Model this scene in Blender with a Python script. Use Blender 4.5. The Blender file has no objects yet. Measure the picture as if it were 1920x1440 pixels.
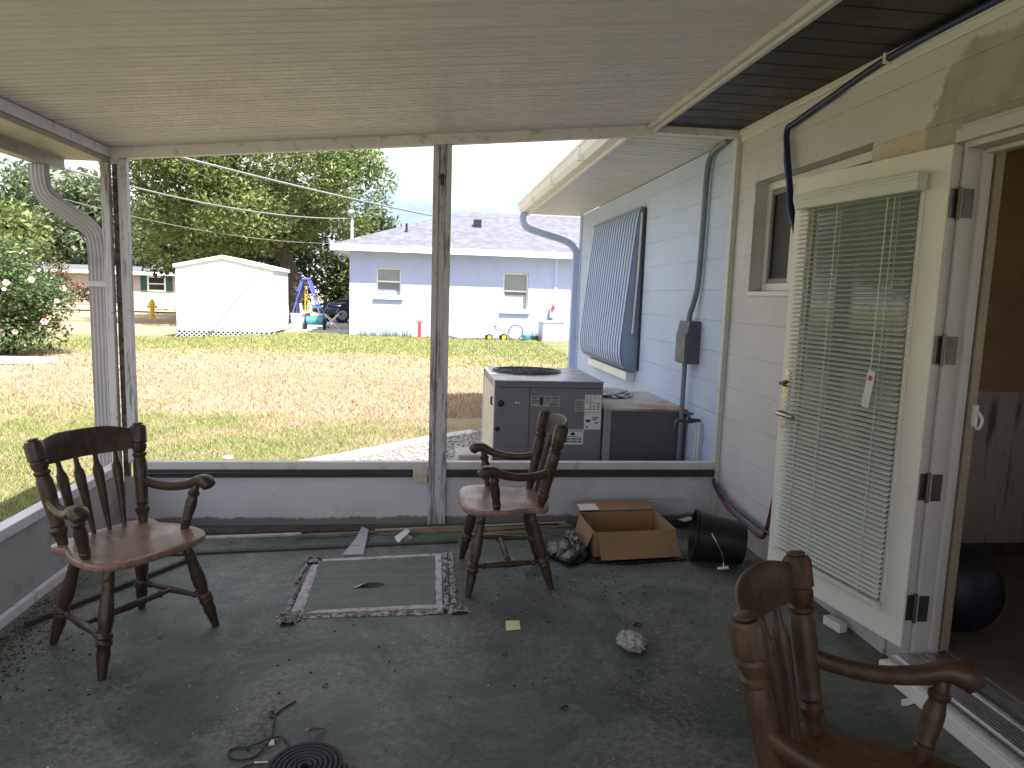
import bpy, bmesh, math, random
import numpy as np
from mathutils import Vector, Matrix
R = math.radians
rnd = random.Random(7)
rng = np.random.default_rng(11)
S = bpy.context.scene
COL = S.collection

# ------------------------------------------------------------------ helpers
def tag(o, label=None, cat=None, group=None, kind=None):
    if label: o['label'] = label
    if cat: o['category'] = cat
    if group: o['group'] = group
    if kind: o['kind'] = kind
    return o

def empty(name, loc, label, cat, group=None, rz=0):
    o = bpy.data.objects.new(name, None); COL.objects.link(o)
    o.location = loc; o.rotation_euler = (0, 0, rz); o.empty_display_size = .1
    return tag(o, label, cat, group)

def world_off(o):
    v = Vector((0, 0, 0))
    while o is not None:
        v += Vector(o.location); o = o.parent
    return v

def kids(o): return [c for c in bpy.data.objects if c.parent == o]

def copy_tree(o, parent=None):
    c = o.copy(); COL.objects.link(c)
    if parent is not None: c.parent = parent
    for ch in kids(o): copy_tree(ch, c)
    return c

def frames(path):
    """parallel transport frames along a list of points"""
    P = [Vector(p) for p in path]; n = len(P); T = []
    for i in range(n):
        a = P[max(i-1, 0)]; b = P[min(i+1, n-1)]
        T.append((b-a).normalized())
    up = Vector((0, 0, 1))
    if abs(T[0].dot(up)) > .9: up = Vector((0, 1, 0))
    u = (up - T[0]*up.dot(T[0])).normalized(); out = []
    for i in range(n):
        u = (u - T[i]*u.dot(T[i])).normalized()
        out.append((P[i], T[i], u, T[i].cross(u)))
    return out

def smooth_path(pts, k=6):
    P = [Vector(p) for p in pts]; out = []
    for i in range(len(P)-1):
        p0 = P[max(i-1, 0)]; p1 = P[i]; p2 = P[i+1]; p3 = P[min(i+2, len(P)-1)]
        for j in range(k):
            t = j/k
            out.append(.5*((2*p1)+(p2-p0)*t+(2*p0-5*p1+4*p2-p3)*t*t+(3*p1-p0-3*p2+p3)*t**3))
    out.append(P[-1]); return out

class MB:
    def __init__(s): s.v = []; s.f = []
    def add(s, vs, fs):
        n = len(s.v); s.v += [tuple(v) for v in vs]; s.f += [tuple(i+n for i in f) for f in fs]; return s
    def box(s, x0, x1, y0, y1, z0, z1):
        return s.add([(x0,y0,z0),(x1,y0,z0),(x1,y1,z0),(x0,y1,z0),(x0,y0,z1),(x1,y0,z1),(x1,y1,z1),(x0,y1,z1)],
                     [(0,3,2,1),(4,5,6,7),(0,1,5,4),(1,2,6,5),(2,3,7,6),(3,0,4,7)])
    def obox(s, c, sx, sy, sz, rz=0, rx=0, ry=0):
        m = Matrix.Translation(c) @ Matrix.Rotation(rz,4,'Z') @ Matrix.Rotation(rx,4,'X') @ Matrix.Rotation(ry,4,'Y')
        b = MB().box(-sx/2,sx/2,-sy/2,sy/2,-sz/2,sz/2)
        return s.add([m @ Vector(v) for v in b.v], b.f)
    def sweep(s, prof, path, scale=None, cap=True):
        """prof: list of (u,v); path: points; scale per point"""
        fr = frames(path); m = len(prof); vs = []; fs = []
        for i, (p, t, u, w) in enumerate(fr):
            k = scale[i] if scale else 1
            for a, b in prof: vs.append(p + u*(b*k) + w*(a*k))
        for i in range(len(fr)-1):
            for j in range(m):
                j2 = (j+1) % m
                fs.append((i*m+j, i*m+j2, (i+1)*m+j2, (i+1)*m+j))
        if cap:
            fs.append(tuple(reversed(range(m)))); fs.append(tuple((len(fr)-1)*m+j for j in range(m)))
        return s.add(vs, fs)
    def tube(s, path, r, n=10, cap=True):
        rr = r if isinstance(r, (list, tuple)) else None
        prof = [(math.cos(2*math.pi*i/n), math.sin(2*math.pi*i/n)) for i in range(n)]
        if rr: return s.sweep(prof, path, list(rr), cap)
        return s.sweep([(a*r, b*r) for a, b in prof], path, None, cap)
    def turned(s, p0, p1, prof, n=14):
        """lathe along p0->p1; prof list of (t, radius)"""
        p0 = Vector(p0); p1 = Vector(p1)
        return s.tube([p0.lerp(p1, t) for t, r in prof], [r for t, r in prof], n)
    def prism(s, pts, axis, a, b):
        """extrude 2D polygon along axis from a to b. pts in the other two axes (x,y)->Z ; (y,z)->X ; (x,z)->Y"""
        def P(p, h):
            return {'Z': (p[0],p[1],h), 'X': (h,p[0],p[1]), 'Y': (p[0],h,p[1])}[axis]
        n = len(pts); vs = [P(p,a) for p in pts] + [P(p,b) for p in pts]
        fs = [tuple(reversed(range(n))), tuple(range(n,2*n))] + [(i,(i+1)%n,n+(i+1)%n,n+i) for i in range(n)]
        return s.add(vs, fs)
    def sphere(s, c, rx, ry, rz, nu=16, nv=10):
        vs = [(c[0],c[1],c[2]-rz)]; fs = []
        for j in range(1, nv):
            ph = -math.pi/2 + math.pi*j/nv
            for i in range(nu):
                th = 2*math.pi*i/nu
                vs.append((c[0]+rx*math.cos(ph)*math.cos(th), c[1]+ry*math.cos(ph)*math.sin(th), c[2]+rz*math.sin(ph)))
        vs.append((c[0],c[1],c[2]+rz)); L = len(vs)-1
        for i in range(nu):
            fs.append((0, 1+(i+1)%nu, 1+i)); fs.append((L, L-nu+i, L-nu+(i+1)%nu))
        for j in range(nv-2):
            for i in range(nu):
                a = 1+j*nu+i; b = 1+j*nu+(i+1)%nu; fs.append((a, b, b+nu, a+nu))
        return s.add(vs, fs)
    def disc(s, c, r, n=24, z=None):
        vs = [(c[0]+r*math.cos(2*math.pi*i/n), c[1]+r*math.sin(2*math.pi*i/n), c[2]) for i in range(n)]
        return s.add(vs, [tuple(range(n))])
    def xf(s, m):
        s.v = [tuple(m @ Vector(v)) for v in s.v]; return s
    def build(s, name, mat, parent=None, bevel=0, smooth=False, base=None, local=False, seg=2, ang=40):
        """one mesh object. vertices are world coordinates unless local."""
        me = bpy.data.meshes.new(name)
        if parent is not None: off = Vector((0,0,0)) if local else world_off(parent)
        elif local: off = Vector((0,0,0))
        else:
            if base is None:
                a = np.array(s.v); base = ((a[:,0].min()+a[:,0].max())/2, (a[:,1].min()+a[:,1].max())/2, a[:,2].min())
            off = Vector(base)
        me.from_pydata([tuple(Vector(v)-off) for v in s.v], [], s.f)
        bm = bmesh.new(); bm.from_mesh(me); bmesh.ops.recalc_face_normals(bm, faces=bm.faces); bm.to_mesh(me); bm.free()
        if smooth:
            me.polygons.foreach_set('use_smooth', [True]*len(me.polygons)); me.set_sharp_from_angle(angle=R(ang))
        me.materials.append(mat)
        o = bpy.data.objects.new(name, me); COL.objects.link(o)
        if parent is not None: o.parent = parent
        elif not local: o.location = off
        if bevel:
            b = o.modifiers.new('bevel', 'BEVEL'); b.width = bevel; b.segments = seg; b.limit_method = 'ANGLE'; b.angle_limit = R(35)
        return o

def raw_mesh(name, V, F, mat, parent=None, base=(0,0,0)):
    """V (n,3) float array in world coords, F (m,k) int array"""
    off = np.array(world_off(parent)) if parent is not None else np.array(base)
    V = np.asarray(V, float) - off; k = F.shape[1]
    me = bpy.data.meshes.new(name)
    me.vertices.add(len(V)); me.vertices.foreach_set('co', V.astype(np.float32).ravel())
    me.loops.add(F.size); me.loops.foreach_set('vertex_index', F.astype(np.int32).ravel())
    me.polygons.add(len(F)); me.polygons.foreach_set('loop_start', np.arange(0, F.size, k, dtype=np.int32))
    me.update(calc_edges=True); me.validate()
    me.materials.append(mat)
    o = bpy.data.objects.new(name, me); COL.objects.link(o)
    if parent is not None: o.parent = parent
    else: o.location = base
    return o

# ------------------------------------------------------------------ materials
def srgb(r, g, b):
    f = lambda c: (c/255/12.92) if c/255 <= .04045 else ((c/255+.055)/1.055)**2.4
    return (f(r), f(g), f(b))

class NT:
    def __init__(s, name):
        s.m = bpy.data.materials.new(name); s.m.use_nodes = True
        s.t = s.m.node_tree; s.t.nodes.clear()
        s.out = s.n('ShaderNodeOutputMaterial'); s.p = s.n('ShaderNodeBsdfPrincipled')
        s.l(s.p.outputs[0], s.out.inputs['Surface']); s.pos = None
    def n(s, typ, **kw):
        o = s.t.nodes.new(typ)
        for k, v in kw.items(): setattr(o, k, v)
        return o
    def l(s, a, b): s.t.links.new(a, b)
    def setp(s, **kw):
        for k, v in kw.items():
            i = s.p.inputs[k.replace('_', ' ')]
            if hasattr(v, 'is_linked'): s.l(v, i)
            else: i.default_value = (*v, 1) if isinstance(v, tuple) and len(v) == 3 else v
    def coord(s, world=True):
        if world:
            if s.pos is None: s.pos = s.n('ShaderNodeNewGeometry').outputs['Position']
            return s.pos
        return s.n('ShaderNodeTexCoord').outputs['Object']
    def noise(s, scale, detail=4, rough=.55, co=None, dist=0, stretch=None):
        co = co or s.coord()
        if stretch:
            mp = s.n('ShaderNodeMapping'); mp.inputs['Scale'].default_value = stretch; s.l(co, mp.inputs[0]); co = mp.outputs[0]
        t = s.n('ShaderNodeTexNoise'); t.inputs['Scale'].default_value = scale; t.inputs['Detail'].default_value = detail
        t.inputs['Roughness'].default_value = rough; t.inputs['Distortion'].default_value = dist
        s.l(co, t.inputs['Vector']); return t.outputs['Fac']
    def ramp(s, x, stops):
        r = s.n('ShaderNodeValToRGB'); e = r.color_ramp.elements
        while len(e) < len(stops): e.new(.5)
        for i, (p, c) in enumerate(stops):
            e[i].position = p; e[i].color = (c, c, c, 1) if isinstance(c, (int, float)) else (*c, 1)
        s.l(x, r.inputs[0]); return r.outputs[0]
    def mix(s, fac, a, b, blend='MIX'):
        m = s.n('ShaderNodeMix', data_type='RGBA', blend_type=blend)
        for v, i in ((fac, 0), (a, 6), (b, 7)):
            if hasattr(v, 'is_linked'): s.l(v, m.inputs[i])
            else: m.inputs[i].default_value = (*v, 1) if isinstance(v, tuple) else v
        return m.outputs[2]
    def math(s, op, a, b=None, c=None, clamp=False):
        m = s.n('ShaderNodeMath', operation=op, use_clamp=clamp)
        for i, v in enumerate((a, b, c)):
            if v is None: continue
            if hasattr(v, 'is_linked'): s.l(v, m.inputs[i])
            else: m.inputs[i].default_value = v
        return m.outputs[0]
    def xyz(s, co=None):
        x = s.n('ShaderNodeSeparateXYZ'); s.l(co or s.coord(), x.inputs[0]); return x.outputs
    def bump(s, h, strength=.3, dist=.01):
        b = s.n('ShaderNodeBump'); b.inputs['Strength'].default_value = strength; b.inputs['Distance'].default_value = dist
        s.l(h, b.inputs['Height']); s.l(b.outputs[0], s.p.inputs['Normal'])

def mat(name, col, rough=.6, var=.12, scale=6, bump=.0, bscale=40, metal=0, dirt=None, dscale=5, dlo=.55, dhi=.75, damt=.7, world=True, stretch=None, spec=.5):
    n = NT(name); co = n.coord(world)
    f = n.noise(scale, 5, .6, co, stretch=stretch)
    a = tuple(max(c*(1-var), 0) for c in col); b = tuple(min(c*(1+var), 1) for c in col)
    c = n.mix(n.ramp(f, [(.3, 0), (.7, 1)]), a, b)
    if dirt:
        d = n.ramp(n.noise(dscale, 6, .7, co, stretch=stretch), [(dlo, 0), (dhi, damt)])
        c = n.mix(d, c, dirt)
    n.setp(Base_Color=c, Metallic=metal, Specular_IOR_Level=spec)
    n.setp(Roughness=n.ramp(n.noise(scale*2.3, 3, .6, co), [(.3, max(rough-.08, 0)), (.7, min(rough+.08, 1))]))
    if bump: n.bump(n.noise(bscale, 4, .6, co), bump, .01)
    return n.m

def wall_mat(name, col, stain=False, dirt=(.2,.17,.13)):
    """painted concrete block: horizontal course joints and staggered head joints"""
    n = NT(name); X = n.xyz(); y, z = X[1], X[2]
    zz = n.math('DIVIDE', n.math('SUBTRACT', z, 1.2987-.203*8), .203)
    fz = n.math('FRACT', zz); row = n.math('FLOOR', zz)
    dz = n.math('MINIMUM', fz, n.math('SUBTRACT', 1, fz))
    gz = n.math('SUBTRACT', 1, n.math('DIVIDE', dz, .026, clamp=True), clamp=True)
    yy = n.math('ADD', n.math('DIVIDE', y, .406), n.math('MULTIPLY', n.math('MODULO', row, 2), .5))
    fy = n.math('FRACT', yy); dy = n.math('MINIMUM', fy, n.math('SUBTRACT', 1, fy))
    gy = n.math('MULTIPLY', n.math('SUBTRACT', 1, n.math('DIVIDE', dy, .012, clamp=True), clamp=True), .35)
    g = n.math('MAXIMUM', gz, gy)
    wear = n.ramp(n.noise(3, 5, .6), [(.35, .25), (.6, 1)])
    g = n.math('MULTIPLY', g, wear)
    f = n.noise(2.2, 5, .6)
    c = n.mix(n.ramp(f, [(.3, 0), (.7, 1)]), tuple(v*.93 for v in col), tuple(min(1, v*1.05) for v in col))
    d = n.ramp(n.noise(7, 8, .75), [(.62, 0), (.72, .5)])
    c = n.mix(d, c, tuple(v*.72 for v in col))
    c = n.mix(n.math('MULTIPLY', g, .22 if stain else .5), c, tuple(v*.42 for v in col))
    if stain:
        # bare, unpainted render patch above the doorway with a ragged edge
        w = n.noise(2.6, 5, .6); w2 = n.noise(14, 4, .6)
        yy2 = n.math('ADD', y, n.math('ADD', n.math('MULTIPLY', n.math('SUBTRACT', w, .5), .35), n.math('MULTIPLY', n.math('SUBTRACT', w2, .5), .10)))
        lim = n.math('SUBTRACT', 2.62, n.math('MULTIPLY', n.math('MAXIMUM', n.math('SUBTRACT', z, 2.12), 0), 1.05))
        m1 = n.math('DIVIDE', n.math('SUBTRACT', lim, yy2), .02, clamp=True)
        zw = n.math('ADD', z, n.math('MULTIPLY', n.math('SUBTRACT', w, .5), .25))
        m2 = n.math('DIVIDE', n.math('SUBTRACT', 2.375, zw), .02, clamp=True)
        m3 = n.math('DIVIDE', n.math('SUBTRACT', z, 1.95), .02, clamp=True)
        m = n.math('MULTIPLY', n.math('MULTIPLY', m1, m2), m3)
        sc = n.mix(n.ramp(n.noise(5, 5, .6), [(.4, 0), (.6, 1)]), srgb(148,141,130), srgb(172,164,152))
        dk = n.math('MULTIPLY', n.math('DIVIDE', n.math('SUBTRACT', n.math('ADD', 2.13, n.math('MULTIPLY', n.math('SUBTRACT', w, .5), .3)), z), .05, clamp=True), n.math('DIVIDE', n.math('SUBTRACT', 2.42, yy2), .05, clamp=True))
        sc = n.mix(n.math('MULTIPLY', dk, .6), sc, srgb(112,106,94))
        c = n.mix(n.math('MULTIPLY', m, .85), c, sc)
        # yellowish glue line left by a removed trim board
        b1 = n.math('DIVIDE', n.math('SUBTRACT', .05, n.math('ABSOLUTE', n.math('SUBTRACT', z, 2.065))), .015, clamp=True)
        b2 = n.math('DIVIDE', n.math('SUBTRACT', 3.25, n.math('ADD', y, n.math('MULTIPLY', w2, .3))), .05, clamp=True)
        b3 = n.ramp(n.noise(9, 6, .7), [(.42, 0), (.52, 1)])
        b4 = n.math('SUBTRACT', 1, m)
        bb = n.math('MULTIPLY', n.math('MULTIPLY', b1, b2), n.math('MULTIPLY', b3, b4))
        c = n.mix(n.math('MULTIPLY', bb, .6), c, srgb(205,180,130))
        pk = n.ramp(n.noise(26, 3, .5), [(.70, 0), (.74, .7)])
        c = n.mix(n.math('MULTIPLY', pk, b1), c, (.1,.08,.06))
    low = n.math('DIVIDE', n.math('SUBTRACT', .25, z), .3, clamp=True)
    c = n.mix(n.math('MULTIPLY', low, n.ramp(n.noise(4, 6, .7), [(.35, 0), (.7, .8)])), c, dirt)
    n.setp(Base_Color=c, Roughness=.62)
    h = n.math('SUBTRACT', n.math('MULTIPLY', n.noise(55, 3, .6), .25), g)
    n.bump(h, .5, .006)
    return n.m

def wood_mat(name, dark, light, rough=.42):
    n = NT(name); co = n.coord(False)
    g = n.noise(3.2, 6, .65, co, 1.2, stretch=(9, 9, 1.6)); g2 = n.noise(40, 3, .5, co, stretch=(1, .15, 1))
    c = n.mix(n.ramp(g, [(.3, 0), (.7, 1)]), dark, light)
    c = n.mix(n.ramp(g2, [(.45, 0), (.7, .35)]), c, tuple(v*.5 for v in dark))
    sc = n.ramp(n.noise(23, 5, .7, co), [(.66, 0), (.72, .5)])
    c = n.mix(sc, c, tuple(min(1, v*2.2) for v in light))
    n.setp(Base_Color=c, Specular_IOR_Level=.45)
    n.setp(Roughness=n.ramp(n.noise(7, 4, .6, co), [(.3, rough-.1), (.7, rough+.14)]))
    n.bump(g, .08, .004)
    return n.m

def weathered(name, col, flake, amt=.8, lo=.56, hi=.62, rough=.55):
    """old white paint with vertical streaks worn to grey"""
    n = NT(name)
    v = n.noise(3, 4, .6)
    c = n.mix(n.ramp(v, [(.3, 0), (.7, 1)]), tuple(x*.9 for x in col), col)
    st = n.noise(16, 6, .75, stretch=(1.6, 1.6, .12))
    c = n.mix(n.ramp(st, [(lo, 0), (hi, amt)]), c, flake)
    sp = n.noise(60, 3, .6, stretch=(1, 1, .5))
    c = n.mix(n.ramp(sp, [(.66, 0), (.7, .7)]), c, tuple(x*.6 for x in flake))
    n.setp(Base_Color=c, Roughness=rough)
    n.bump(st, .15, .004)
    return n.m

M = {}
M['white_alu'] = mat('painted_white_aluminium', (.62,.61,.62), .45, .06, 4, dirt=(.26,.24,.21), dscale=9, dlo=.56, dhi=.72, damt=.55)
M['white_alu_dirty'] = mat('mildewed_white_aluminium', (.74,.70,.76), .5, .08, 5, dirt=(.24,.22,.225), dscale=14, dlo=.54, dhi=.70, damt=.65)
M['white_clean'] = mat('white_paint', (.72,.71,.70), .4, .04, 3, dirt=(.4,.37,.33), dscale=11, dlo=.62, dhi=.8, damt=.4)
M['white_ext'] = mat('white_exterior_paint', (.8,.79,.76), .5, .05, 2, dirt=(.45,.42,.36), dscale=4, dlo=.6, dhi=.8, damt=.3)
M['post'] = weathered('flaking_white_post_paint', (.62,.60,.68), (.15,.13,.135), .9, .50, .60)
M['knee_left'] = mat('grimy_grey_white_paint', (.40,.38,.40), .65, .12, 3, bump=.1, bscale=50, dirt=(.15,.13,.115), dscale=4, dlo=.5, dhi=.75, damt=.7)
M['corner_dark'] = mat('dark_mottled_channel', (.16,.15,.14), .7, .3, 20, dirt=(.03,.03,.028), dscale=30, dlo=.45, dhi=.6, damt=.9)
M['bronze'] = mat('dark_bronze_metal', (.035,.033,.034), .45, .2, 8, dirt=(.12,.11,.10), dscale=10, dlo=.6, dhi=.8, damt=.5)
M['gutter_tan'] = mat('taupe_gutter_paint', (.40,.36,.32), .5, .08, 4, dirt=(.2,.17,.14), dscale=6, dlo=.55, dhi=.75, damt=.5)
M['soffit_brown'] = mat('dark_brown_soffit', (.030,.026,.024), .5, .2, 3)
M['soffit_white'] = mat('white_vented_soffit', (.68,.67,.65), .5, .08, 5, dirt=(.33,.31,.29), dscale=9, dlo=.52, dhi=.72, damt=.55, stretch=(.4,2,1))
M['wall_cream'] = wall_mat('cream_painted_block', (.61,.595,.625), stain=True)
M['wall_blue'] = wall_mat('pale_blue_painted_block', (.50,.60,.79))
M['knee'] = mat('dirty_lavender_white_paint', (.60,.60,.68), .6, .08, 3, bump=.1, bscale=50, dirt=(.16,.14,.13), dscale=3.2, dlo=.58, dhi=.8, damt=.6)
M['trim_blue'] = mat('pale_blue_paint', (.42,.52,.74), .5, .06, 4)
M['door'] = mat('cream_white_door_paint', (.78,.755,.715), .38, .03, 2, dirt=(.55,.5,.42), dscale=5, dlo=.6, dhi=.8, damt=.35)
M['door_edge'] = mat('grey_white_primer', (.55,.52,.53), .5, .05, 3)
M['blind'] = mat('grey_green_white_blind_slats', (.64,.66,.62), .45, .03, 5)
M['hinge'] = mat('dull_dark_hinge_steel', (.15,.14,.13), .42, .2, 30, metal=.8, dirt=(.2,.1,.05), dscale=40, dlo=.6, dhi=.8, damt=.5)
M['nickel'] = mat('satin_nickel', (.45,.43,.40), .3, .08, 20, metal=1)
M['black_plastic'] = mat('black_plastic', (.008,.008,.010), .45, .2, 8, dirt=(.025,.025,.025), dscale=7, dlo=.55, dhi=.8, damt=.5)
M['ac_grey'] = mat('grey_enamel_panel', (.175,.175,.21), .42, .08, 2.5, dirt=(.10,.10,.115), dscale=3, dlo=.55, dhi=.75, damt=.5)
M['ac_light'] = mat('weathered_light_grey_enamel', (.27,.275,.32), .3, .1, 3, dirt=(.40,.40,.46), dscale=4, dlo=.55, dhi=.65, damt=.6)
M['duct'] = mat('dark_grey_duct_panel', (.085,.09,.10), .5, .12, 2.5)
M['rust_top'] = mat('rusting_duct_lid', (.42,.40,.37), .6, .15, 6, dirt=(.27,.13,.07), dscale=2.6, dlo=.46, dhi=.62, damt=.85)
M['grille'] = mat('dark_fan_grille', (.03,.03,.035), .5, .2, 20, metal=.5)
M['paper'] = mat('white_paper', (.66,.66,.68), .75, .06, 14)
M['ink'] = mat('dark_ink', (.03,.03,.04), .7, .1, 9)
M['label_grey'] = mat('worn_grey_sticker', (.33,.33,.34), .6, .2, 40)
M['conduit'] = mat('dull_grey_conduit', (.17,.19,.23), .45, .1, 8)
M['meter'] = mat('dark_grey_box_enamel', (.09,.10,.12), .5, .1, 6)
M['brass'] = mat('tarnished_tap', (.10,.09,.08), .4, .2, 20, metal=.8)
M['pvc'] = mat('white_pvc_pipe', (.65,.66,.68), .4, .05, 8)
M['awning'] = mat('pale_blue_awning_enamel', (.40,.50,.70), .4, .06, 4, dirt=(.3,.36,.48), dscale=5, dlo=.6, dhi=.8, damt=.4)
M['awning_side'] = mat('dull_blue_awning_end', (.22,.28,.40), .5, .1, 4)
M['awning_pan_shade'] = mat('awning_pan_shade_blue', (.20,.27,.46), .45, .06, 4)
M['pane_dark'] = None
M['cable_blue'] = mat('navy_insulated_cable', (.012,.022,.075), .45, .2, 10)
M['cable_black'] = mat('black_cable_rubber', (.014,.014,.018), .5, .2, 10)
M['pex_red'] = mat('red_water_pipe', (.11,.018,.026), .4, .1, 10)
M['pex_blue'] = mat('blue_water_pipe', (.022,.04,.10), .4, .1, 10)
M['chair'] = wood_mat('dark_walnut_varnish', (.027,.0165,.012), (.083,.050,.036))
M['chair_seat'] = wood_mat('worn_reddish_seat_wood', (.18,.108,.083), (.34,.22,.172), .30)
M['chair_near'] = wood_mat('honey_brown_chair_wood', (.042,.022,.013), (.10,.053,.030), .48)
M['chair_near_seat'] = wood_mat('honey_brown_seat_wood', (.065,.032,.016), (.15,.072,.034), .4)
M['outlet'] = mat('almond_outlet_plate', (.60,.54,.42), .4, .04, 8)
M['outlet_dark'] = mat('outlet_slot', (.02,.02,.02), .6, .1, 8)
M['card'] = mat('brown_cardboard', (.30,.19,.105), .8, .1, 7, bump=.05, bscale=30, dirt=(.2,.125,.07), dscale=5, dlo=.55, dhi=.75, damt=.5)
M['card_in'] = mat('inner_cardboard', (.20,.125,.07), .85, .1, 7)
M['bag_black'] = mat('shiny_black_bag', (.012,.012,.015), .28, .2, 10, bump=.5, bscale=22)
M['silver'] = mat('crumpled_silver_film', (.12,.113,.105), .25, .5, 30, metal=.6, bump=.8, bscale=35)
M['strip_wood'] = mat('dirty_thin_wood_strip', (.26,.20,.15), .75, .25, 8, dirt=(.07,.055,.045), dscale=7, dlo=.45, dhi=.65, damt=.8, stretch=(.3,3,1))
M['strip_pale'] = mat('pale_trim_strip', (.50,.46,.42), .65, .15, 8, dirt=(.2,.17,.14), dscale=9, dlo=.5, dhi=.7, damt=.6)
M['strip_dark'] = mat('dirty_dark_batten', (.055,.048,.042), .75, .3, 12)
M['tape'] = mat('worn_grey_tape', (.42,.395,.43), .7, .22, 18, dirt=(.12,.10,.09), dscale=24, dlo=.52, dhi=.64, damt=.8)
M['tape_torn'] = mat('torn_grey_tape', (.38,.355,.385), .75, .4, 45, bump=.6, bscale=60, dirt=(.05,.045,.04), dscale=34, dlo=.45, dhi=.55, damt=.9)
M['note'] = mat('pale_yellow_paper', (.72,.68,.43), .75, .04, 10)
M['navy'] = mat('navy_rubber', (.010,.013,.028), .5, .2, 6)
M['mat_purple'] = mat('dark_purple_foam_mat', (.030,.026,.040), .75, .2, 20)
M['foam'] = mat('off_white_foam', (.62,.61,.60), .7, .08, 20)
M['room_brown'] = mat('brown_room_wall', (.34,.22,.13), .8, .15, 2, dirt=(.09,.05,.025), dscale=1.5, dlo=.5, dhi=.8, damt=.5)
M['room_panel'] = mat('dingy_white_panelling', (.42,.37,.33), .7, .1, 4, dirt=(.06,.05,.045), dscale=4, dlo=.55, dhi=.68, damt=.8, stretch=(3,3,.4))
M['room_floor'] = mat('dusty_room_floor', (.17,.145,.12), .6, .2, 4)
M['alu_mill'] = mat('ribbed_mill_aluminium', (.55,.54,.56), .35, .1, 20, metal=.9)
M['leaf_litter'] = mat('dry_leaf_litter', (.10,.06,.04), .85, .5, 30)
M['chip_hole_dark'] = mat('dark_crumbs_and_hole_shade', (.012,.011,.010), .8, .3, 30)
M['chip_white'] = mat('white_paint_flakes', (.62,.61,.58), .7, .15, 30)
M['plastic_clear'] = mat('crumpled_clear_plastic', (.36,.355,.38), .15, .4, 40, bump=1.0, bscale=60)
M['leaf_paper'] = mat('curled_white_leaf', (.7,.69,.66), .6, .1, 20)
M['stone'] = mat('mixed_gravel', (.34,.32,.30), .8, .5, 26)
M['gravel_bed'] = mat('fine_grey_gravel', (.26,.245,.225), .85, .35, 40, bump=.6, bscale=70, dirt=(.12,.11,.10), dscale=40, dlo=.5, dhi=.6, damt=.7)
M['concrete'] = mat('pale_concrete', (.50,.47,.43), .8, .12, 3, bump=.2, bscale=40, dirt=(.3,.27,.23), dscale=8, dlo=.55, dhi=.75, damt=.6)
M['road'] = mat('sun_bleached_concrete_road', (.42,.40,.37), .85, .1, 2)
M['purple_wall'] = mat('lavender_blue_stucco', (.42,.47,.76), .75, .05, 3, bump=.2, bscale=30, dirt=(.29,.33,.60), dscale=2.2, dlo=.6, dhi=.8, damt=.3)
M['shed'] = mat('white_shed_siding', (.78,.78,.79), .5, .04, 3)
M['beige'] = mat('beige_house_paint', (.42,.38,.34), .7, .06, 3)
M['green_shutter'] = mat('dark_green_shutter', (.012,.075,.075), .5, .1, 5)
M['blind_far'] = mat('closed_window_blind', (.27,.29,.31), .5, .06, 6)
M['swing_blue'] = mat('royal_blue_tube', (.09,.12,.42), .4, .1, 8)
M['yellow'] = mat('yellow_plastic', (.70,.46,.02), .45, .08, 6)
M['red'] = mat('red_enamel', (.60,.025,.02), .45, .1, 6)
M['teal'] = mat('teal_plastic', (.06,.27,.33), .4, .1, 6)
M['car'] = mat('dark_blue_car_paint', (.018,.026,.05), .15, .05, 3, metal=.4)
M['tyre'] = mat('tyre_rubber', (.015,.015,.016), .8, .1, 10)
M['wire'] = mat('pale_service_cable', (.22,.22,.23), .6, .1, 3)
M['bark'] = mat('grey_brown_bark', (.055,.044,.036), .9, .3, 6, bump=.6, bscale=14, stretch=(2,2,.3))
M['blue_cone'] = mat('light_blue_plastic', (.10,.38,.60), .45, .1, 8)
M['hedge_brown'] = mat('dry_brown_hedge', (.13,.09,.045), .9, .4, 9, bump=.8, bscale=9)

def glass(name, tint=(.9,.95,.93), rough=.02, dark=.0):
    n = NT(name); n.setp(Base_Color=tint, Roughness=rough, Transmission_Weight=1.0-dark, IOR=1.3)
    return n.m
def dark_glass(name, col, rough=.05):
    n = NT(name); f = n.noise(1.5, 3)
    n.setp(Base_Color=n.mix(f, tuple(c*.8 for c in col), col), Roughness=rough, Specular_IOR_Level=.6); return n.m
M['glass_door'] = dark_glass('door_glass_reflection_tint', (.27,.335,.305), .03)  # pale grey-green base colour carries the reflected lawn and sky
for _n in M['glass_door'].node_tree.nodes:
    if _n.type == 'BSDF_PRINCIPLED': _n.inputs['IOR'].default_value = 1.55; _n.inputs['Specular IOR Level'].default_value = .5
M['screen'] = dark_glass('insect_screen_and_dark_room', (.012,.012,.014), .6)
M['pane_dark'] = dark_glass('dark_window_glass', (.010,.018,.014), .03)
M['car_glass'] = dark_glass('car_glass', (.03,.04,.05), .04)

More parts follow.
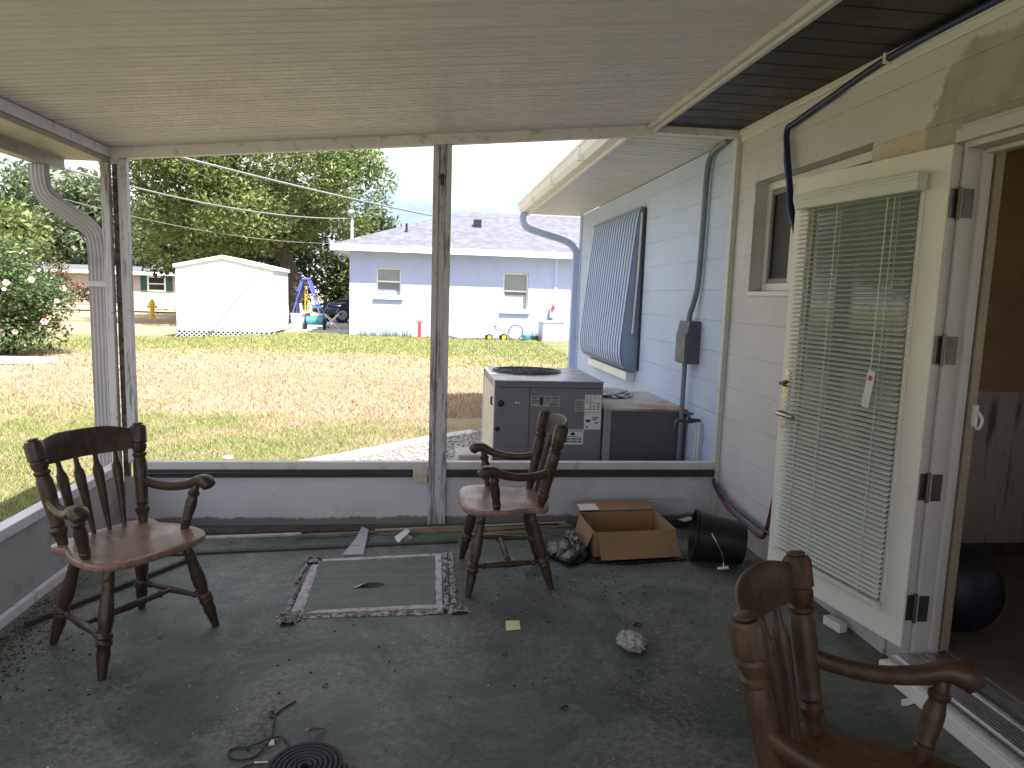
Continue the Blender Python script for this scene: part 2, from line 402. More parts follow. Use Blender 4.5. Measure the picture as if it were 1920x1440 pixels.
def shingle_mat():
    n = NT('grey_asphalt_shingles'); X = n.xyz()
    u = n.math('ADD', X[0], n.math('MULTIPLY', X[1], .0)); v = n.math('MULTIPLY', X[1], 7.0)
    row = n.math('FLOOR', v)
    cb = n.n('ShaderNodeCombineXYZ'); n.l(n.math('FLOOR', n.math('ADD', n.math('MULTIPLY', u, 5.5), n.math('MULTIPLY', row, .37))), cb.inputs[0]); n.l(row, cb.inputs[1])
    wn = n.n('ShaderNodeTexWhiteNoise'); n.l(cb.outputs[0], wn.inputs['Vector'])
    c = n.ramp(wn.outputs['Value'], [(0, (.085,.088,.112)), (.5, (.112,.115,.14)), (1, (.145,.146,.172))])
    fr = n.math('FRACT', v); ln = n.math('LESS_THAN', fr, .10)
    c = n.mix(n.math('MULTIPLY', ln, .5), c, (.08,.08,.09))
    c = n.mix(n.ramp(n.noise(90, 2), [(.4, 0), (.7, .4)]), c, (.26,.26,.30))
    n.setp(Base_Color=c, Roughness=.9); n.bump(wn.outputs['Value'], .3, .01); return n.m
M['shingle'] = shingle_mat()

def floor_mat():
    """dark green painted slab, worn, dusty, bare strip along the house wall"""
    n = NT('worn_green_floor_paint'); X = n.xyz()
    big = n.noise(.9, 6, .65, dist=.6); mid = n.noise(4.5, 8, .72, dist=.4); fine = n.noise(38, 6, .75)
    c = n.mix(n.ramp(mid, [(.34, 0), (.66, 1)]), (.032,.050,.043), (.076,.104,.094))
    c = n.mix(n.ramp(big, [(.44, 0), (.64, .75)]), c, (.135,.148,.142))
    dust = n.math('MULTIPLY', n.ramp(n.noise(1.7, 9, .8, dist=.8), [(.44, 0), (.60, 1)]), n.ramp(fine, [(.40, .1), (.58, 1)]))
    c = n.mix(n.math('MULTIPLY', dust, .6), c, (.27,.265,.255))
    grime = n.math('MULTIPLY', n.ramp(n.noise(1.4, 8, .75, dist=1.0), [(.48, 0), (.64, 1)]), n.ramp(n.noise(60, 4, .7), [(.42, 0), (.56, 1)]))
    c = n.mix(n.math('MULTIPLY', grime, .75), c, (.018,.014,.012))
    sp = n.ramp(n.noise(120, 2, .5), [(.70, 0), (.74, .8)])
    c = n.mix(n.math('MULTIPLY', sp, n.ramp(mid, [(.4, .2), (.6, 1)])), c, (.008,.008,.008))
    sw = n.ramp(n.noise(85, 2, .5, stretch=(1, 1.3, 1)), [(.765, 0), (.79, .5)])
    c = n.mix(sw, c, (.30,.30,.29))
    scr = n.ramp(n.noise(9, 7, .8, stretch=(.22, 2.4, 1)), [(.60, 0), (.70, .35)])
    c = n.mix(scr, c, (.13,.135,.13))
    e = n.math('DIVIDE', n.math('SUBTRACT', n.math('ADD', X[0], n.math('MULTIPLY', n.math('SUBTRACT', n.noise(11, 5, .7), .5), .05)), 1.765), .012, clamp=True)
    bare = n.mix(n.ramp(n.noise(6, 7, .7), [(.35, 0), (.65, 1)]), (.065,.058,.050), (.17,.155,.135))
    c = n.mix(e, c, bare)
    n.setp(Base_Color=c, Specular_IOR_Level=.45)
    n.setp(Roughness=n.ramp(mid, [(.3, .46), (.7, .72)]))
    h = n.math('ADD', n.math('MULTIPLY', fine, .4), mid)
    n.bump(h, .25, .006); return n.m
M['floor'] = floor_mat()

GREEN_A, GREEN_B = (.125,.145,.060), (.25,.26,.115)
TAN_A, TAN_B = (.32,.235,.16), (.43,.345,.235)
def lawn_color(n):
    """greener near the porch and by the houses, dry and brown between, in world coordinates"""
    X = n.xyz()
    w = n.math('MULTIPLY', n.math('SUBTRACT', n.noise(.55, 5, .6, stretch=(.55, 1, 1)), .5), 5.5)
    yy = n.math('ADD', n.math('ADD', X[1], w), n.math('MULTIPLY', X[0], .28))
    g1 = n.math('DIVIDE', n.math('SUBTRACT', 8.9, yy), 2.2, clamp=True)
    g2 = n.math('MULTIPLY', n.math('DIVIDE', n.math('SUBTRACT', yy, 13.6), 3.2, clamp=True), n.math('DIVIDE', n.math('SUBTRACT', 24.5, X[1]), 2.5, clamp=True))
    g = n.math('MAXIMUM', n.math('MULTIPLY', g1, .74), n.math('MULTIPLY', g2, .95))
    g = n.math('ADD', g, n.math('MULTIPLY', n.math('SUBTRACT', n.noise(1.6, 6, .72), .5), 2.6), clamp=True)
    fine = n.ramp(n.noise(22, 5, .75), [(.32, 0), (.68, 1)])
    gr = n.mix(fine, GREEN_A, GREEN_B); tn = n.mix(fine, TAN_A, TAN_B)
    return g, gr, tn, fine
def lawn_mat():
    n = NT('patchy_dry_lawn'); g, gr, tn, fine = lawn_color(n)
    c = n.mix(g, tn, gr)
    n.setp(Base_Color=c, Roughness=.95, Specular_IOR_Level=.1); n.bump(n.noise(30, 6, .8), .9, .03); return n.m
def blade_mat():
    n = NT('grass_blades'); g, gr, tn, fine = lawn_color(n)
    ri = n.n('ShaderNodeNewGeometry').outputs['Random Per Island']
    gg = n.math('GREATER_THAN', n.math('ADD', g, n.math('MULTIPLY', n.math('SUBTRACT', ri, .5), .7)), .5)
    c = n.mix(gg, n.mix(ri, (.33,.25,.17), (.46,.38,.26)), n.mix(ri, (.18,.205,.072), (.31,.325,.125)))
    n.setp(Base_Color=c, Roughness=.8, Specular_IOR_Level=.15); return n.m
M['lawn'] = lawn_mat(); M['blade'] = blade_mat()

def leaf_mat(name, a, b, c2=None):
    n = NT(name); ri = n.n('ShaderNodeNewGeometry').outputs['Random Per Island']
    c = n.mix(ri, a, b)
    if c2: c = n.mix(n.ramp(n.noise(.7, 3), [(.55, 0), (.7, .8)]), c, c2)
    n.setp(Base_Color=c, Roughness=.55, Specular_IOR_Level=.35)
    tr = n.n('ShaderNodeBsdfTranslucent'); n.l(c, tr.inputs[0])
    mx = n.n('ShaderNodeMixShader'); mx.inputs[0].default_value = .3
    n.l(n.p.outputs[0], mx.inputs[1]); n.l(tr.outputs[0], mx.inputs[2]); n.l(mx.outputs[0], n.out.inputs['Surface']); return n.m
M['leaf_big'] = leaf_mat('glossy_green_leaves', (.075,.125,.038), (.25,.32,.105), (.33,.34,.11))
M['leaf_dark'] = leaf_mat('dark_oak_leaves', (.045,.070,.034), (.10,.14,.065))
M['leaf_bg'] = leaf_mat('grey_green_leaves', (.10,.14,.075), (.20,.25,.14))  # paled so that haze sits in the leaf colour
M['leaf_light'] = leaf_mat('bright_green_leaves', (.11,.17,.05), (.25,.31,.10))
M['leaf_rose'] = leaf_mat('rose_leaves', (.055,.095,.04), (.15,.21,.085))
M['petal_white'] = mat('white_rose_petals', (.62,.54,.42), .6, .08, 20)
M['petal_pink'] = mat('pink_rose_petals', (.66,.42,.44), .6, .15, 20)

exec_parts = []
W, L, D = 1.904, -1.753, 4.225
YB = -1.9                       # rear end of the porch, behind the camera
EAVE = 1.337; ZT = 2.467
def zc(x): return ZT - .0987*(EAVE - x)

# ------------------------------------------------------------------ terrain
def gz(x, y):
    t = max(0, min(1, (y-7)/15)); s = max(0, min(1, (-x-4)/4))
    return -.12 + .2*t - .23*s*t
def terrain():
    xs = np.concatenate([np.linspace(-300,-40,14), np.linspace(-36,24,61), np.linspace(30,300,14)])
    ys = np.concatenate([np.linspace(-60,-4,8), np.linspace(-2,40,85), np.linspace(46,420,20)])
    V = np.array([(x, y, gz(x, y)) for y in ys for x in xs]); nx = len(xs)
    F = np.array([(j*nx+i, j*nx+i+1, (j+1)*nx+i+1, (j+1)*nx+i) for j in range(len(ys)-1) for i in range(nx-1)])
    o = raw_mesh('lawn', V, F, M['lawn']); tag(o, 'wide patchy lawn of dry tan and green grass outside the porch', 'lawn', kind='structure')
terrain()

def grass():
    # single-triangle blades, denser near the porch
    Vs = []
    for (x0,x1,y0,y1,n,h,w) in ((-4.5,.2,5.9,8.5,52000,.055,.007),(-6.5,1.7,8.5,12.5,60000,.06,.011),(-9.5,3.5,12.5,22.3,60000,.07,.02),(-4.6,-1.9,4.2,6.0,16000,.055,.007)):
        X = rng.uniform(x0,x1,n); Y = rng.uniform(y0,y1,n)
        k = ~((X > (-.7+(Y-6.41)*.95)-.03) & (Y < 8.3))       # not on the gravel
        k &= ~((X > 1.0) & (Y < 8.9)); k &= (X/np.maximum(Y,1) > -.62)
        k &= ~((X > -1.85) & (Y < 4.6)); k &= ~((X > -7.6) & (X < -4.55) & (Y > 21.9))
        X, Y = X[k], Y[k]; n = len(X)
        Z = np.array([gz(a,b) for a,b in zip(X,Y)])
        th = rng.uniform(0,2*np.pi,n); hh = h*rng.uniform(.35,1.0,n); ln = hh*rng.uniform(.2,1.5,n); ph = rng.uniform(0,2*np.pi,n)
        dx, dy = np.cos(th)*w/2, np.sin(th)*w/2
        a = np.stack([X-dx,Y-dy,Z-.005],1); b = np.stack([X+dx,Y+dy,Z-.005],1); c = np.stack([X+np.cos(ph)*ln,Y+np.sin(ph)*ln,Z+hh],1)
        Vs.append(np.stack([a,b,c],1).reshape(-1,3))
    V = np.concatenate(Vs); F = np.arange(len(V)).reshape(-1,3)
    o = raw_mesh('grass', V, F, M['blade']); tag(o, 'short dry and green grass blades growing over the lawn', 'grass', kind='stuff')
grass()

# porch floor, gravel, path, road
b = MB().box(L-.06, W, YB-.1, D+.06, -.2, 0)
tag(b.build('porch_floor', M['floor']), 'worn dark green painted concrete porch floor', 'floor', kind='structure')
g = MB(); g.prism([(-.72,6.36),(.06,7.18),(.60,7.62),(1.0,8.6),(1.9,8.6),(1.9,4.30),(-.9,4.30)], 'Z', -.14, -.100)
tag(g.build('gravel_bed', M['gravel_bed']), 'grey gravel strip around the air conditioner', 'gravel', kind='structure')
def stones():
    V = []; F = []
    ico = MB().sphere((0,0,0),1,1,.6,6,4)
    n = 0; iv = np.array(ico.v); tris = []
    for f in ico.f:
        for q in range(1,len(f)-1): tris.append((f[0],f[q],f[q+1]))
    tris = np.array(tris)
    while n < 2600:
        x = rng.uniform(-.75,1.1); y = rng.uniform(4.5,8.4)
        if x < -.70+(y-6.38)*.95+.02 or (x > .46 and y < 6.1): continue
        s = rng.uniform(.008,.021)
        p = iv*s*rng.uniform(.7,1.3,3); a = rng.uniform(0,6.28); c, si = math.cos(a), math.sin(a)
        p = np.stack([p[:,0]*c-p[:,1]*si, p[:,0]*si+p[:,1]*c, p[:,2]],1)+(x,y,-.098+s*.25)
        V.append(p); F.append(tris+n*len(iv)); n += 1
    o = raw_mesh('gravel_stones', np.concatenate(V), np.concatenate(F), M['stone'])
    tag(o, 'loose grey and white stones scattered over the gravel strip', 'stones', kind='stuff')
stones()
p = MB().prism([(-1.05,6.10),(-.72,6.36),(.06,7.18),(.60,7.62),(.52,7.78),(-.02,7.32),(-.84,6.50),(-1.2,6.2)], 'Z', -.14, -.092)
tag(p.build('path_edging', M['concrete']), 'thin pale concrete edging between lawn and gravel', 'edging', kind='structure')
p = MB().box(-60,-7.0,42.3,44.4,0,.09); tag(p.build('road', M['road']), 'pale concrete driveway strip crossing beyond the lawn', 'road', kind='structure')
p = MB().prism([(-9.2,13.5),(-7.15,13.9),(-6.95,14.2),(-9.2,14.25)], 'Z', -.1, .0)
tag(p.build('concrete_slab', M['concrete']), 'pale flat concrete slab in the grass below the rose bush', 'slab', kind='structure')
p = MB().prism([(-5.0,23.9),(-2.3,22.9),(-2.2,31),(-5.5,31)], 'Z', .0, .092)
tag(p.build('driveway', M['concrete']), 'pale concrete parking pad between shed and lavender house', 'driveway', kind='structure')

# ------------------------------------------------------------------ near house
H = empty('block_house', (W, 2.0, 0), 'pale block house with open blinds door, awning and white eave on the right', 'house')
T = 2.04                        # inner wall face
w = MB()
w.box(W,T,2.368,2.90,-.2,2.56); w.box(W,T,2.90,3.985,-.2,1.49); w.box(W,T,2.90,3.985,2.125,2.56)
w.box(W,T,3.985,D+.03,-.2,2.56); w.box(W,T,1.25,2.368,2.03,2.56); w.box(W,T,YB,1.25,-.2,2.56); w.box(W,T,1.25,2.368,-.2,.0)
w.build('wall', M['wall_cream'], H)
w = MB().box(W,T,D+.03,8.74,-.2,2.44).box(T,10.5,8.54,8.74,-.2,2.44)
w.build('wall', M['wall_blue'], H)['label'] = 'pale blue outer block wall'
# baseboard line and top molding
MB().box(W-.012,W-.001,2.5,D-.03,.0,.075).build('baseboard', M['wall_cream'], H, bevel=.003)
m = MB().box(W-.03,W-.001,YB,D-.03,2.43,ZT-.002).box(W-.016,W-.001,YB,D-.03,2.395,2.43)
m.build('ceiling_molding', M['white_clean'], H, bevel=.004)
# soffits: brown ribbed above the porch, white ribbed outside
def ribbed(x0,x1,y0,y1,z,pitch,gw,gd,th):
    Y = y0; prof = []
    while Y < y1-1e-6:
        e = min(Y+pitch, y1)
        prof += [(Y, z),(e-gw, z),(e-gw*.75, z+gd),(e-gw*.25, z+gd)]; Y = e
    prof += [(y1, z),(y1, z+th),(y0, z+th)]
    n = len(prof); b = MB()
    vs = [(x0,a,c) for a,c in prof]+[(x1,a,c) for a,c in prof]
    fs = [(i,(i+1)%n,n+(i+1)%n,n+i) for i in range(n)]
    b.add(vs, fs); return b
ribbed(EAVE,W+.05,YB,D+.02,ZT,.155,.012,.010,.04).build('soffit', M['soffit_brown'], H)
ribbed(1.25,W-.001,D+.07,8.80,2.445,.10,.012,.008,.02).build('soffit', M['soffit_white'], H)['label'] = 'white ribbed outer soffit'
MB().box(1.225,1.25,D+.07,8.82,2.42,2.575).build('fascia', M['white_clean'], H)
gu = MB().prism([(1.224,2.575),(1.224,2.45),(1.165,2.45),(1.135,2.49),(1.125,2.545),(1.115,2.55),(1.115,2.575)], 'Y', D+.1, 8.86)
for y in (5.3,6.5,7.7): gu.box(1.111,1.226,y,y+.03,2.447,2.579)
gu.build('gutter', M['white_ext'], H, bevel=.003)
rp = [(1.14+.02,2.60),(6.0,4.45),(10.8,2.60),(10.8,2.57),(1.16,2.585)]
MB().prism([(a,b) for a,b in rp], 'Y', YB-.2, 8.86).build('roof', M['shingle'], H)
dp = smooth_path([(1.18,8.72,2.45),(1.18,8.72,2.34),(1.27,8.71,2.25),(1.70,8.71,2.13),(1.835,8.71,2.03),(1.855,8.71,1.88),(1.855,8.71,.9),(1.855,8.71,-.12)],5)
sq = [(-.036,-.036),(.036,-.036),(.036,.036),(-.036,.036)]
MB().sweep(sq, dp).build('downspout', M['trim_blue'], H, bevel=.012)
MB().box(W-.012,W-.001,8.60,8.70,-.15,2.44).build('corner_board', M['trim_blue'], H)
MB().box(W-.085,W-.001,6.14,7.66,.69,.765).build('window_sill', M['white_ext'], H, bevel=.004)
# porch side window
wf = MB(); wy0, wy1, wz0, wz1 = 2.905,3.98,1.495,2.12
xf = W+.075
wf.box(xf,xf+.05,wy0,wy1,wz0,wz0+.045).box(xf,xf+.05,wy0,wy1,wz1-.045,wz1).box(xf,xf+.05,wy0,wy0+.045,wz0+.045,wz1-.045).box(xf,xf+.05,wy1-.045,wy1,wz0+.045,wz1-.045)
wf.box(xf-.02,xf+.04,3.60,3.65,wz0+.045,wz1-.045)
WN = wf.build('window', M['white_clean'], H, bevel=.004)
MB().box(xf+.02,xf+.026,3.655,3.93,wz0+.05,wz1-.05).build('insect_screen', M['screen'], WN)
sf = MB(); a0,a1,b0,b1 = 3.652,3.933,wz0+.047,wz1-.047
sf.box(xf+.004,xf+.018,a0,a1,b0,b0+.025).box(xf+.004,xf+.018,a0,a1,b1-.03,b1).box(xf+.004,xf+.018,a1-.022,a1,b0+.025,b1-.03)
sf.build('screen_frame', mat('grey_screen_frame',(.20,.19,.20),.5,.1,9), WN, bevel=.003)
MB().box(xf+.02,xf+.026,2.955,3.595,wz0+.05,wz1-.05).build('pane', M['pane_dark'], WN)
MB().box(W-.012,xf-.002,wy0,wy1-.0,wz0-.03,wz0-.004).build('sill', M['white_clean'], WN, bevel=.004)

# doorway: jamb, casing, threshold, room beyond
j = MB()
j.box(1.900,2.01,2.347,2.366,.075,2.03)                 # hinge jamb (faces the camera)
j.box(1.960,1.995,2.330,2.347,.105,1.985)              # stop
j.box(1.900,2.01,1.25,2.347,1.992,2.03)                 # head
j.box(1.960,1.995,1.27,2.330,1.972,1.990)
j.box(1.900,2.01,1.25,1.268,.075,1.992)
j.box(1.872,1.900,1.22,2.375,2.012,2.06)               # brick mould over the head
j.box(1.885,1.900,1.22,2.372,2.062,2.076)
j.box(1.874,1.900,1.19,1.262,.0,2.010)
j.build('door_frame', M['door_edge'], H, bevel=.004)
MB().box(2.011,2.045,2.335,2.366,.10,2.03).box(2.041,2.055,2.366,2.43,.10,2.09).box(2.041,2.055,1.2,2.366,1.985,2.09).build('inner_casing', mat('tan_casing_paint',(.33,.27,.20),.5,.06,4), H, bevel=.003)
th = MB().box(1.775,1.898,1.2,2.366,.0,.060)
TH = th.build('door_step', M['white_clean'], H, bevel=.006)
ts = MB(); ts.box(1.800,2.04,1.27,2.346,.0605,.084)
for k in range(6): ts.box(1.826+k*.016,1.833+k*.016,1.27,2.346,.0835,.0905)
ts.box(1.930,1.954,1.27,2.329,.0835,.098)
for k in range(6): ts.box(1.966+k*.012,1.970+k*.012,1.27,2.329,.0835,.0895)
ts.build('threshold', M['alu_mill'], H)
MB().box(T,3.60,3.32,3.40,.1,2.45).box(3.60,3.68,1.9,3.40,.1,2.45).box(3.60,3.68,.2,1.9,.1,.8).box(3.60,3.68,.2,1.9,2.2,2.45).box(T,3.60,.1,.2,.1,2.45).build('room_wall', M['room_brown'], H)  # unseen side wall has an opening added to let light into the room
MB().box(T,3.599,3.30,3.319,.17,1.00).build('room_panelling', M['room_panel'], H)
MB().box(T,3.599,3.285,3.300,.1,.17).build('room_baseboard', M['strip_dark'], H)
MB().box(T,3.68,.1,3.40,2.45,2.50).build('room_ceiling', M['room_brown'], H)
tag(MB().box(T+.002,3.68,.1,3.40,.0,.1).build('room_floor', M['room_floor']), 'dusty brown floor of the dark room beyond the doorway', 'floor', kind='structure')

# door leaf, swung back along the wall
hx, hy, fx_, fy_ = 1.858,2.362,1.722,3.176
dl = math.hypot(fx_-hx, fy_-hy); da = math.atan2(fy_-hy, fx_-hx)
# door-local frame: u along the leaf from hinge, v out of the visible face (towards the porch), z up
DM = Matrix.Translation((hx,hy,0)) @ Matrix.Rotation(da,4,'Z')     # local x = u, local y = left of u = towards -X (visible side)
z0, z1 = .105, 2.005; th_ = .040
def dbox(b,u0,u1,v0,v1,a,c): return b.add([DM @ Vector(v) for v in MB().box(u0,u1,v0,v1,a,c).v], MB().box(u0,u1,v0,v1,a,c).f)
gu0, gu1, gz0, gz1 = .115, dl-.105, .225, 1.88
db = MB()
dbox(db,0,gu0,-th_,0,z0,z1); dbox(db,gu1,dl,-th_,0,z0,z1); dbox(db,gu0,gu1,-th_,0,z0,gz0); dbox(db,gu0,gu1,-th_,0,gz1,z1)
DO = db.build('door', M['door'], H)
fr = MB()
for (u0,u1,a,c) in ((gu0-.018,gu0,gz0-.018,gz1+.018),(gu1,gu1+.018,gz0-.018,gz1+.018),(gu0,gu1,gz0-.018,gz0),(gu0,gu1,gz1,gz1+.018)):
    dbox(fr,u0,u1,.0005,.008,a,c)
fr.build('glazing_bead', M['door'], DO, bevel=.005)
eb = MB(); dbox(eb,-.0045,-.0005,-th_,-.001,z0,z1); eb.build('hinge_edge', M['door_edge'], DO)
pn = MB(); dbox(pn,gu0,gu1,-.024,-.018,gz0,gz1); pn.build('pane', M['glass_door'], DO)
bk = MB(); dbox(bk,gu0,gu1,-th_-.004,-th_+.002,gz0,gz1)
bl = MB(); ns = 76; bz0, bz1 = .242, 1.845; bu0, bu1 = gu0-.022, gu1+.022
for i in range(ns):
    z = bz0+.03+(bz1-bz0-.03)*i/(ns-1); tilt = R(24)
    c = Vector((( bu0+bu1)/2, .032, z)); hw = .0125
    dy, dz = math.cos(tilt)*hw, math.sin(tilt)*hw
    vs = [(bu0,.032-dy,z+dz),(bu1,.032-dy,z+dz),(bu1,.032,z+.0015),(bu1,.032+dy,z-dz),(bu0,.032+dy,z-dz),(bu0,.032,z+.0015)]
    bl.add([DM @ Vector(v) for v in vs], [(0,1,2,5),(5,2,3,4)])
for u in (bu0+.10, (bu0+bu1)/2+.08, bu1-.10):
    dbox(bl,u,u+.0025,.0185,.0205,bz0,bz1); dbox(bl,u,u+.0025,.0435,.0455,bz0,bz1)
dbox(bl,bu0,bu1,.020,.044,bz0-.006,bz0+.010)
BL = bl.build('blind', M['blind'], DO)
hr = MB(); dbox(hr,bu0-.012,bu1+.012,.0145,.062,bz1+.008,bz1+.075); dbox(hr,bu0-.016,bu1+.016,.0145,.067,bz1+.045,bz1+.062)
hr.build('blind_valance', M['blind'], DO, bevel=.004)
wd = MB().tube([DM @ Vector((bu0+.13,.05,bz1)), DM @ Vector((bu0+.125,.06,1.17))], .0025, 6); wd.build('blind_wand', M['blind'], DO)
tg = MB(); m4 = DM @ Matrix.Translation((bu0+.125,.062,1.095)) @ Matrix.Rotation(R(-8),4,'Y'); tg.add([m4 @ Vector(v) for v in MB().box(-.019,.019,-.001,.001,-.075,.075).v], MB().box(0,1,0,1,0,1).f)
tg.build('paper_tag', M['paper'], DO)
tp = MB(); tp.add([m4 @ Vector(v) for v in MB().box(-.010,.010,.0012,.002,.035,.055).v], MB().box(0,1,0,1,0,1).f); tp.build('tag_picture', M['red'], DO)
hd = MB(); uh = dl-.045
dbox(hd,uh-.022,uh+.022,.0005,.009,.83,1.11)
hd.build('lock_plate', M['nickel'], DO, bevel=.004)
hv = MB().tube(smooth_path([DM @ Vector(v) for v in ((uh,.008,.905),(uh,.045,.905),(uh-.015,.060,.905),(uh-.06,.062,.903),(uh-.12,.055,.900))],4), .0095, 10)
hv.build('handle', M['nickel'], DO, smooth=True)
kb = MB().turned(DM @ Vector((uh,.008,1.045)), DM @ Vector((uh,.032,1.045)), [(0,.017),(.5,.016),(.55,.008),(1,.008)], 12); dbox(kb,uh-.018,uh+.018,.028,.036,1.038,1.052)
kb.build('thumb_turn', M['brass'], DO, smooth=True)
for z in (.27,.75,1.27,1.80):
    hb = MB(); dbox(hb,-.0075,-.0047,-th_+.002,-.003,z-.052,z+.052)
    hb.box(1.903,1.945,2.3435,2.3468,z-.052,z+.052)
    hb.tube([(1.893,2.350,z-.058),(1.893,2.350,z+.058)], .0065, 10)
    hb.build('hinge', M['hinge'], DO, bevel=.0008)

# ------------------------------------------------------------------ things on the house wall
tag(MB().tube(smooth_path([(W-.03,2.0,2.448),(W-.03,2.75,2.442),(W-.028,3.2,2.395),(W-.028,3.54,2.352),(W-.030,3.60,2.338),(W-.032,3.595,2.26),(W-.036,3.53,2.06),(W-.042,3.48,1.90),(W-.042,3.38,1.70),(W-.042,3.33,1.2),(W-.040,3.33,.5)],6), .016, 10).build('cable', M['cable_blue'], smooth=True), 'thick navy pipe clipped under the ceiling and dropping behind the door', 'pipe')
tag(MB().tube(smooth_path([(W-.014,3.62,2.27),(W-.018,3.63,2.20),(W-.02,3.56,2.02),(W-.022,3.48,1.88),(W-.02,3.36,1.5),(W-.015,3.34,.6)],6), .008, 8).build('cable', M['cable_black'], smooth=True), 'thin black cable hanging beside the navy pipe', 'cable')
def clip(y,z):
    tag(MB().box(W-.052,W-.001,y,y+.012,z-.02,z+.022).build('pipe_clip', M['white_clean'], bevel=.002), 'small white clip holding the navy pipe under the ceiling', 'clip')
clip(2.80,2.437)
tag(MB().tube(smooth_path([(W-.02,D+.01,.29),(W-.05,4.15,.262),(W-.06,3.9,.22),(W-.055,3.6,.20),(W-.05,3.30,.19)],6), .010, 10).build('water_pipe', M['pex_blue'], smooth=True), 'blue water pipe running low along the cream wall', 'pipe')
tag(MB().tube(smooth_path([(W-.02,D+.01,.255),(W-.04,4.15,.235),(W-.07,3.9,.19),(W-.07,3.62,.165),(W-.06,3.50,.150),(W-.05,3.47,.17),(W-.045,3.44,.28),(W-.045,3.40,.45)],7), .011, 10).build('water_pipe', M['pex_red'], smooth=True), 'dark red water pipe bending up beside the door', 'pipe')
# conduit, meter box, tap outside
tag(MB().tube(smooth_path([(W-.03,4.36,2.44),(W-.03,4.42,2.435),(W-.03,4.60,2.40),(W-.03,4.66,2.28),(W-.03,4.67,2.0),(W-.03,4.69,1.6),(W-.035,4.72,1.45),(W-.05,4.76,1.33),(W-.05,4.765,1.27)],6), .020, 12).build('conduit', M['conduit'], smooth=True), 'grey conduit curving down the blue wall into the meter box', 'conduit')
bx = empty('meter_box', (W,4.75,.98), 'dark grey electrical box on the pale blue wall', 'electrical box')
MB().prism([(W-.001,.985),(W-.10,.985),(W-.10,1.20),(W-.085,1.285),(W-.001,1.285)], 'Y', 4.66, 4.86).build('body', M['meter'], bx, bevel=.006)
MB().box(W-.108,W-.101,4.668,4.852,.993,1.20).build('cover', M['meter'], bx, bevel=.003)
tag(MB().tube([(W-.05,4.80,.985),(W-.05,4.80,.66),(W-.05,4.81,-.1)], .018, 10).build('conduit', M['conduit'], smooth=True), 'straight grey conduit below the meter box', 'conduit')
tag(MB().box(W-.02,W-.001,4.93,5.06,1.03,1.24).build('wall_plate', M['trim_blue'], bevel=.003), 'small pale blue cover plate beside the meter box', 'cover plate')
sp = empty('water_tap', (W-.06,4.57,.58), 'dark outdoor tap on white pipes at the blue wall', 'tap')
t = MB().turned((W-.01,4.56,.605),(W-.16,4.56,.605),[(0,.014),(.3,.014),(.35,.019),(.6,.019),(.65,.012),(1,.012)],12)
t.tube(smooth_path([(W-.15,4.56,.605),(W-.175,4.56,.60),(W-.185,4.56,.565)],4), .012, 10); t.build('spout', M['brass'], sp, smooth=True)
k = MB().tube([(W-.085,4.56,.62),(W-.085,4.56,.655)], .006, 8)
k.tube([(W-.085+.028*math.cos(a),4.56+.028*math.sin(a),.655) for a in [i*math.pi/8 for i in range(17)]], .005, 6); k.build('handle', M['brass'], sp, smooth=True)
t = MB().tube([(W-.03,4.56,.60),(W-.03,4.56,-.1)], .012, 10); t.build('riser', M['pvc'], sp, smooth=True)
t = MB().tube([(W-.03,4.51,.60),(W-.03,4.52,-.1)], .010, 10); t.build('riser', M['pvc'], sp, smooth=True)
# clamshell window awning
aw = empty('window_awning', (W,6.9,.8), 'pale blue ribbed metal awning folded over the house window', 'awning')
ya, yb = 6.08, 7.78
side = [(W-.045,2.205),(W-.06,2.14),(W-.10,1.75),(W-.145,1.25),(W-.165,1.02),(W-.163,.92),(W-.145,.85),(W-.11,.805),(W-.06,.785),(W-.03,.785)]
n = 19; A = MB(); vs = []; fs = []; ny = n*5
for i in range(ny+1):
    y = ya+(yb-ya)*(i//5+(0,.04,.28,.52,.56)[i%5])/n; off = .008 if i % 5 in (1,2,3) else -.001
    for k,(x,z) in enumerate(side):
        a = side[max(k-1,0)]; c = side[min(k+1,len(side)-1)]; tx, tz = c[0]-a[0], c[1]-a[1]; ln = math.hypot(tx,tz)
        vs.append((x+tz/ln*off, y, z-tx/ln*off))
ns = len(side)
for i in range(ny):
    for k in range(ns-1): fs.append((i*ns+k,i*ns+k+1,(i+1)*ns+k+1,(i+1)*ns+k))
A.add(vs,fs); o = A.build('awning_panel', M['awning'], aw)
o.data.materials.append(M['awning_pan_shade'])
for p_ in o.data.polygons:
    if (p_.index//(ns-1)) % 5 in (0,3,4): p_.material_index = 1  # valley and side faces darker: rib shade put into the colour
sm = o.modifiers.new('thickness','SOLIDIFY'); sm.thickness = .003
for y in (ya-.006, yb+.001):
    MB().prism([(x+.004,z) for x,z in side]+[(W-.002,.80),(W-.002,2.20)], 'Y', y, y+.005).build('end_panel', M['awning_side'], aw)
MB().box(W-.05,W-.001,ya-.02,yb+.02,2.205,2.235).build('hinge_rail', M['conduit'], aw, bevel=.003)
MB().tube([(W-.035,ya-.02,2.18),(W-.045,ya-.022,1.7),(W-.07,ya-.025,1.12)], .010, 8).build('support_arm', M['white_alu'], aw, smooth=True)
MB().box(W-.012,W-.001,ya-.05,ya-.012,.79,2.22).build('side_channel', M['bronze'], aw)

